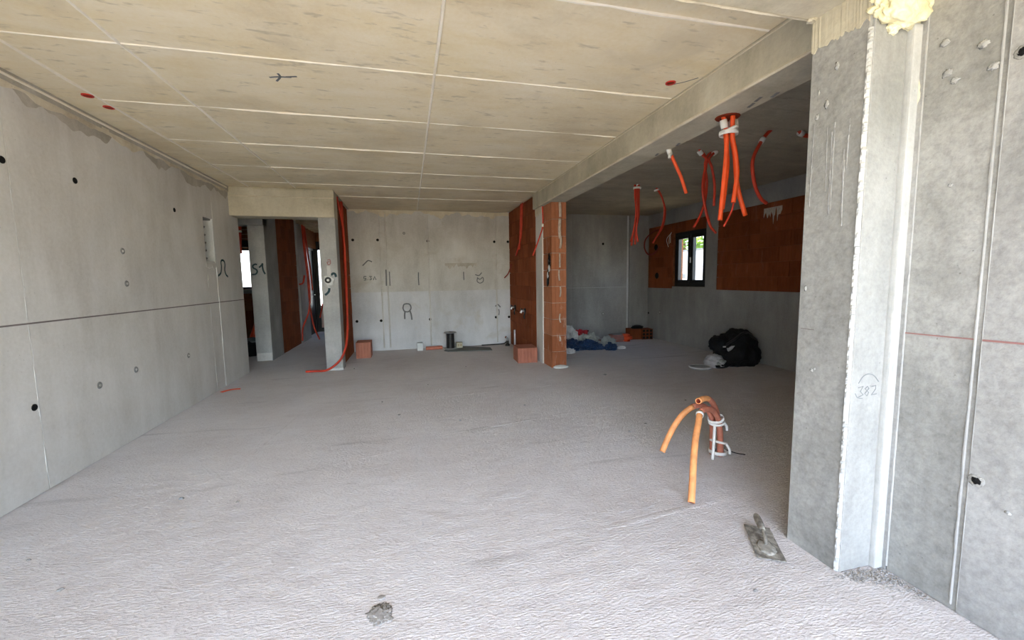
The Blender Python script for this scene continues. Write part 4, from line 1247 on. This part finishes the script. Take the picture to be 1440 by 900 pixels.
# ---- loose clay blocks
def clay_block(name, loc, rz, L, D, Hh, label, holes='front', mat='brick_loose'):
    t = empty(name, loc, rz)
    tag(t, label, 'brick')
    me = brick_mesh(L, D, Hh, mat)
    o = bpy.data.objects.new('block_body', me)
    C.objects.link(o)
    o.parent = t
    o.rotation_euler = (0, 0, PI)
    o.location = (L / 2, -D / 2, 0)
    # cell openings on the top face
    n = max(2, int(L / 0.07))
    for i in range(n):
        for j in range(2):
            x = -L / 2 + L * (i + 0.5) / n
            y = -D / 2 + D * (j + 0.5) / 2
            if holes == 'top':
                box('cell_hole', x - 0.022, x + 0.022, y - D * 0.17, y + D * 0.17, Hh - 0.004, Hh + 0.0012, 'conduit_in', t)
    if holes == 'end':
        for i in range(3):
            for j in range(3):
                x = -L / 2 + L * (i + 0.5) / 3
                z = Hh * (j + 0.5) / 3
                box('cell_hole', x - 0.028, x + 0.028, -D / 2 - 0.0015, -D / 2 + 0.01, z - 0.026, z + 0.026, 'hole', t)
    return t


clay_block('clay_block', (-0.845, 8.10, -0.004), 0.0, 0.255, 0.36, 0.29, 'loose red clay block standing by the alcove left wall', 'none')
clay_block('clay_block', (1.90, 6.80, -0.004), -0.06, 0.33, 0.42, 0.25, 'big loose pinkish clay block at the foot of the brick pillar', 'none')
clay_block('clay_block', (4.93, 8.46, -0.004), -0.05, 0.26, 0.25, 0.24, 'dull brown clay block in the side room corner, left of the pair', 'none', 'brick_deep')
clay_block('clay_block', (5.20, 8.42, -0.004), -0.12, 0.25, 0.26, 0.23, 'hollow clay block with dark cells in the side room corner', 'end', 'brick_deep')
pch = blob('black_pouch', 'fabric_black', None, (0.13, 0.09, 0.045), (5.0, 8.43, 0.234), 3, 0.5, 2, 31)
tag(pch, 'small black pouch on top of the corner clay blocks', 'pouch')
blob('pouch_flap', 'black', pch, (0.08, 0.06, 0.018), (0.0, -0.01, 0.055), 3, 0.4, 2, 32)

# ---- small things along the back wall
w = empty('white_block', (0.177, 8.47, 0.0), 0.03)
tag(w, 'small white foam block on the floor by the back wall', 'block')
box('block_body', -0.056, 0.056, -0.05, 0.05, -0.003, 0.15, 'white_block', w, 0.006, 2)
box('block_cap', -0.05, 0.05, -0.044, 0.044, 0.15, 0.153, 'bag_grey', w)
rp = tube('conduit_offcut', [(0.29, 8.45, 0.034), (0.45, 8.455, 0.034), (0.62, 8.46, 0.034)], 0.036, 'conduit_floor_red', None, 12, True)
tag(rp, 'red pipe offcut lying on the floor beside the cable drum', 'pipe')
bo = empty('floor_board', (1.1, 8.2, 0))
tag(bo, 'thin dark grey board lying flat under the cable drum', 'board')
bm = bmesh.new()
out = [(-0.47, 0.0), (-0.40, -0.13), (0.45, -0.26), (0.47, 0.06), (-0.02, 0.40), (-0.30, 0.42)]
lo = [bm.verts.new((x, y, 0.001)) for x, y in out]
hi = [bm.verts.new((x, y, 0.016)) for x, y in out]
for i in range(len(out)):
    bm.faces.new((lo[i], lo[(i + 1) % len(out)], hi[(i + 1) % len(out)], hi[i]))
bm.faces.new(lo)
bm.faces.new(hi)
from_bm('board_sheet', bm, 'board', bo)
spn = empty('cable_drum', (0.775, 8.36, 0.016))
tag(spn, 'black cable drum with grey flanges standing upright', 'cable drum')
lathe('flange', [(0.125, 0.0), (0.13, 0.006), (0.125, 0.014), (0.08, 0.016)], 'grey_plastic', spn, (0, 0, 0), 28)
lathe('flange', [(0.08, 0.320), (0.125, 0.322), (0.13, 0.330), (0.125, 0.336), (0.035, 0.338), (0.03, 0.325)], 'grey_plastic', spn, (0, 0, 0), 28)
lathe('hub_hole', [(0.03, 0.326), (0.028, 0.3385), (0.01, 0.339)], 'hole', spn, (0, 0, 0), 14)
prof = [(0.078, 0.015)]
for i in range(17):
    prof += [(0.082, 0.018 + i * 0.0178), (0.0785, 0.027 + i * 0.0178)]
lathe('cable_winding', prof, 'black', spn, (0, 0, 0), 24, smooth=True)
be = empty('beige_block', (0.96, 8.44, 0.016), 0.1)
tag(be, 'small beige block on the board right of the cable drum', 'block')
box('block_body', -0.06, 0.06, -0.05, 0.05, 0, 0.11, 'beige_block', be, 0.005, 2)
for i in range(2):
    box('block_groove', -0.04 + i * 0.05, -0.01 + i * 0.05, -0.0515, -0.045, 0.03, 0.08, 'wood_slat', be)

# ---- rubbish heap in the side room
def crumple(name, mat, loc, size, label, seed, cat='bag', sub=5, rz=0.0, second=None):
    o = blob(name, mat, None, size, loc, sub, 1.1, 2.0, seed, 0.55, smooth=False)
    o.rotation_euler = (0, 0, rz)
    tag(o, label, cat, 'rubbish heap behind the brick pillar')
    if second:
        blob('fold', second, o, (size[0] * 0.5, size[1] * 0.5, size[2] * 0.35), (size[0] * 0.15, -size[1] * 0.35, size[2] * 0.8), 4, 0.8, 2.6, seed + 7, 0.7)
    return o


crumple('plastic_bag', 'blue', (3.02, 7.52, -0.004), (0.21, 0.17, 0.12), 'dark blue plastic bag at the near left of the rubbish heap', 41)
crumple('plastic_bag', 'blue', (3.43, 7.47, -0.004), (0.18, 0.12, 0.10), 'blue plastic bag under the grey film in the rubbish heap', 42)
crumple('plastic_bag', 'bag_white', (3.10, 7.92, -0.004), (0.18, 0.15, 0.24), 'crumpled white bag standing tallest in the rubbish heap', 43, second='bag_white')
crumple('plastic_film', 'bag_grey', (3.50, 7.76, -0.004), (0.20, 0.13, 0.15), 'crumpled grey film across the rubbish heap', 44, 'film')
crumple('red_bag', 'red_bag', (3.50, 8.12, -0.004), (0.15, 0.12, 0.18), 'deep red bag at the back of the rubbish heap', 45)
crumple('plastic_bag', 'bag_grey', (3.84, 7.55, -0.004), (0.12, 0.10, 0.12), 'small pale bag at the right end of the rubbish heap', 46)
crumple('plastic_bag', 'blue', (3.76, 7.28, -0.004), (0.10, 0.07, 0.075), 'small bright blue bag in front of the rubbish heap', 47)
crumple('paper_scrap', 'bag_white', (4.02, 7.34, -0.004), (0.06, 0.04, 0.035), 'little white paper scrap right of the rubbish heap', 48, 'paper')
crumple('paper_scrap', 'bag_white', (2.86, 7.22, -0.004), (0.10, 0.06, 0.05), 'white paper scrap close behind the brick pillar', 49, 'paper')
bt = empty('batten', (3.30, 8.50, 0), 0.03)
tag(bt, 'dark red batten propped on the back wall over the rubbish heap', 'batten')
bm = bmesh.new()
bm_tube(bm, [Vector((-0.62, 0.06, 0.20)), Vector((0.62, 0.14, 0.20))], 0.022, 4)
from_bm('batten_bar', bm, 'wood_dark', bt)
for x in (-0.55, 0.5):
    box('batten_leg', x - 0.02, x + 0.02, 0.07, 0.11, 0, 0.20, 'wood_dark', bt)
for x0, x1, y, lab, m in ((3.70, 4.13, 8.26, 'dark narrow offcut lying between the heap and the red sack', 'wood_dark'), (3.78, 4.16, 8.10, 'pale wooden offcut lying before the red sack', 'wood_slat')):
    o = box('timber_offcut', x0, x1, y, y + 0.06, -0.002, 0.045, m, None, 0.004)
    tag(o, lab, 'offcut')
rsk = empty('red_sack', (4.45, 8.22, 0), -0.12)
tag(rsk, 'pinkish sack with a bright orange end lying on the floor', 'sack')
bm = bmesh.new()
bm_box(bm, -0.26, 0.10, -0.13, 0.13, -0.003, 0.15)
bmesh.ops.bevel(bm, geom=bm.edges[:], offset=0.045, segments=3, affect='EDGES')
from_bm('sack_body', bm, 'pink_bag', rsk, smooth=True)
bm = bmesh.new()
bm_box(bm, 0.04, 0.26, -0.135, 0.135, -0.003, 0.155)
bmesh.ops.bevel(bm, geom=bm.edges[:], offset=0.05, segments=3, affect='EDGES')
from_bm('sack_end', bm, 'orange_bag', rsk, smooth=True)
box('label_strip', -0.15, 0.04, -0.08, 0.08, 0.146, 0.153, 'bag_grey', rsk)

# ---- black duffel bag with its neighbours
bag = empty('duffel_bag', (4.95, 5.45, 0), -0.3)
tag(bag, 'slumped black duffel bag on the side room floor', 'bag')


def bagshape(v):
    v = v.copy()
    v.x *= 1 + 0.18 * (1 - v.z) * 0.5
    if v.z > 0:
        v.z *= 1 - 0.12 * v.x * v.x
    v.z += 0.10 * math.exp(-((v.x - 0.15) ** 2) * 6)
    return v


blob('bag_body', 'fabric_black', bag, (0.30, 0.24, 0.335), (0.03, 0.0, -0.004), 5, 0.45, 1.6, 61, 0.6, fn=bagshape)
blob('end_pocket', 'fabric_black', bag, (0.15, 0.15, 0.14), (-0.23, -0.02, 0.24), 4, 0.4, 1.8, 62, 0.5)
box('white_label', -0.20, -0.02, -0.13, -0.10, 0.0, 0.055, 'bag_white', bag, 0.004).matrix_local = Matrix.Translation((-0.02, -0.05, 0.38)) @ Matrix.Rotation(-0.5, 4, 'Y') @ Matrix.Rotation(0.5, 4, 'X')
tube('strap', [(-0.25, -0.14, 0.30), (-0.12, -0.22, 0.42), (0.02, -0.20, 0.52), (0.15, -0.12, 0.50), (0.28, -0.10, 0.40)], 0.018, 'black', bag, 8)
tube('strap', [(-0.15, -0.25, 0.05), (-0.28, -0.30, 0.015), (-0.38, -0.28, 0.012)], 0.014, 'black', bag, 8)
box('buckle', -0.02, 0.03, -0.02, 0.0, 0, 0.02, 'bag_white', bag, 0.003).location = (-0.24, -0.16, 0.30)

rl = empty('film_roll', (4.56, 5.42, 0.0), 0.0)
tag(rl, 'crumpled roll of pale plastic film beside the black duffel', 'film roll')


def rollshape(v):
    a = math.atan2(v.z, v.x)
    return Vector((v.x * (1 + 0.07 * math.sin(7 * a)), v.y, v.z * (1 + 0.06 * math.sin(9 * a))))


blob('roll_body', 'bag_white', rl, (0.115, 0.15, 0.115), (0, 0, -0.003), 4, 0.5, 2.6, 71, 0.8, fn=rollshape)
for i, (dx, dz) in enumerate(((-0.04, 0.07), (0.03, 0.05), (0.0, 0.11), (0.05, 0.10), (-0.05, 0.03))):
    blob('roll_fold', 'hole' if i in (1, 4) else 'bag_grey', rl, (0.035, 0.03, 0.022), (dx, -0.135, dz), 3, 0.7, 2.5, 80 + i, 0.7, flat=False)
ld = empty('bucket_lid', (4.26, 5.36, 0.0))
tag(ld, 'flat white bucket lid on the floor in front of the film roll', 'lid')
lathe('lid_plate', [(0.145, 0.0), (0.15, 0.012), (0.15, 0.026), (0.13, 0.03)], 'grey_plastic', ld, (0, 0, 0), 28)
bm = bmesh.new()
bm_tube(bm, [Vector((0.15 * math.cos(a * 2 * PI / 28), 0.15 * math.sin(a * 2 * PI / 28), 0.024)) for a in range(29)], 0.012, 6)
from_bm('lid_rim', bm, 'white', ld, smooth=True)

# ---- flat red strap at the foot of the left wall
rs_ = stroke('red_strap', ((-2.40, 6.00, 0.0), (-2.32, 6.08, 0.006), (-2.22, 6.12, 0.0)), (0, 0, 1), 0.05, 'conduit', None, thick=0.006)
tag(rs_, 'scrap of orange strap on the floor by the left wall', 'strap')

# ---- floor crumbs
rc = random.Random(21)
spots = [(-1.62, 2.25, 0.016), (-1.50, 3.05, 0.018), (-1.12, 2.9, 0.014), (-1.95, 2.55, 0.012), (-0.15, 4.4, 0.016), (0.45, 4.05, 0.014), (1.2, 4.35, 0.016),
         (-0.35, 4.95, 0.012), (1.9, 3.3, 0.018), (2.15, 3.45, 0.015), (2.7, 5.4, 0.03), (0.85, 6.6, 0.014), (-0.9, 7.0, 0.016), (0.2, 5.6, 0.012), (1.45, 1.42, 0.013), (3.0, 4.0, 0.015)]
where = ['left front of the floor', 'left of the floor, beyond the dark smear', 'left of the floor near the middle', 'floor closest to the left wall', 'floor centre, left of the seam', 'floor centre', 'floor right of centre', 'floor centre towards the hall',
         'floor left of the conduit tips', 'floor behind the conduits', 'floor right of the brick pillar', 'floor before the alcove', 'floor by the red conduit', 'floor beyond the centre', 'floor beside the trowel tip', 'side room floor']
for i, ((x, y, s), w_) in enumerate(zip(spots, where)):
    o = blob('mortar_crumb', 'joint', None, (s * 0.75, s * 0.55, s * 0.4), (x, y, -0.004), 2, 0.9, 2, i, smooth=False)
    tag(o, 'dark mortar crumb on the ' + w_, 'crumb', 'mortar crumbs on the floor')
# broken patch in the foreground screed
bp_ = blob('screed_patch', 'patch', None, (0.036, 0.04, 0.0012), (-0.17, 1.72, -0.001), 5, 1.5, 2.6, 90, 0.5)
tag(bp_, 'dark broken spot in the screed at the front', 'patch')
blob('patch_lump', 'patch', bp_, (0.016, 0.012, 0.003), (0.0, 0.09, 0.0), 3, 0.6, 2, 92)
# crumbled mortar at the foot of the near pier
bm = bmesh.new()
for i in range(420):
    t = rc.random()
    x = 1.93 + 0.24 * t + rc.gauss(0, 0.03)
    y = 1.39 - 0.22 * t * rc.random() + rc.gauss(0, 0.012)
    if x > XN - 0.01:
        x = XN - 0.012
    s = rc.uniform(0.0015, 0.0065)
    r_ = bmesh.ops.create_icosphere(bm, subdivisions=1, radius=s)
    for v in r_['verts']:
        v.co = Vector((v.co.x * rc.uniform(.7, 1.5), v.co.y * rc.uniform(.7, 1.3), v.co.z * 0.7)) + Vector((x, y, s * 0.3))
rub = from_bm('mortar_rubble', bm, 'patch', None)
tag(rub, 'crumbled mortar along the foot of the near pier', 'rubble', kind='stuff')

# ---- what each piece of the setting looks like
for nm, lab, cat in (('ground', 'dry sandy ground outside the house', 'ground'), ('floor', 'rough pinkish grey screed floor', 'floor'), ('ceiling', 'yellowish concrete ceiling with formwork joint lines', 'ceiling'),
                     ('wall_left', 'long smooth grey concrete wall on the left with tie holes', 'wall'), ('wall_alcove_left', 'clay block wall on the left side of the alcove', 'wall'),
                     ('wall_back', 'pale concrete back wall with sprayed marks', 'wall'), ('wall_dividing', 'clay block wall on the right side of the alcove', 'wall'),
                     ('wall_near_right', 'near concrete wall at the right picture edge', 'wall'), ('wall_right', 'side room wall with brick infill around the window', 'wall'),
                     ('wall_front', 'concrete wall behind the near pier closing the side room', 'wall'), ('window_1', 'black framed double casement window in the side room', 'window'),
                     ('wall_hall', 'hall side wall of clay block and concrete', 'wall'), ('wall_far', 'brown end wall of the hall', 'wall'), ('door_1', 'black framed glazed door at the hall end', 'door'),
                     ('door_2', 'black door in the side of the hall', 'door'), ('wall_side_room', 'brick wall seen through the gap left of the S1 pier', 'wall'), ('window_2', 'bright window behind the S1 pier', 'window')):
    o = bpy.data.objects[nm]
    o['label'] = lab
    o['category'] = cat
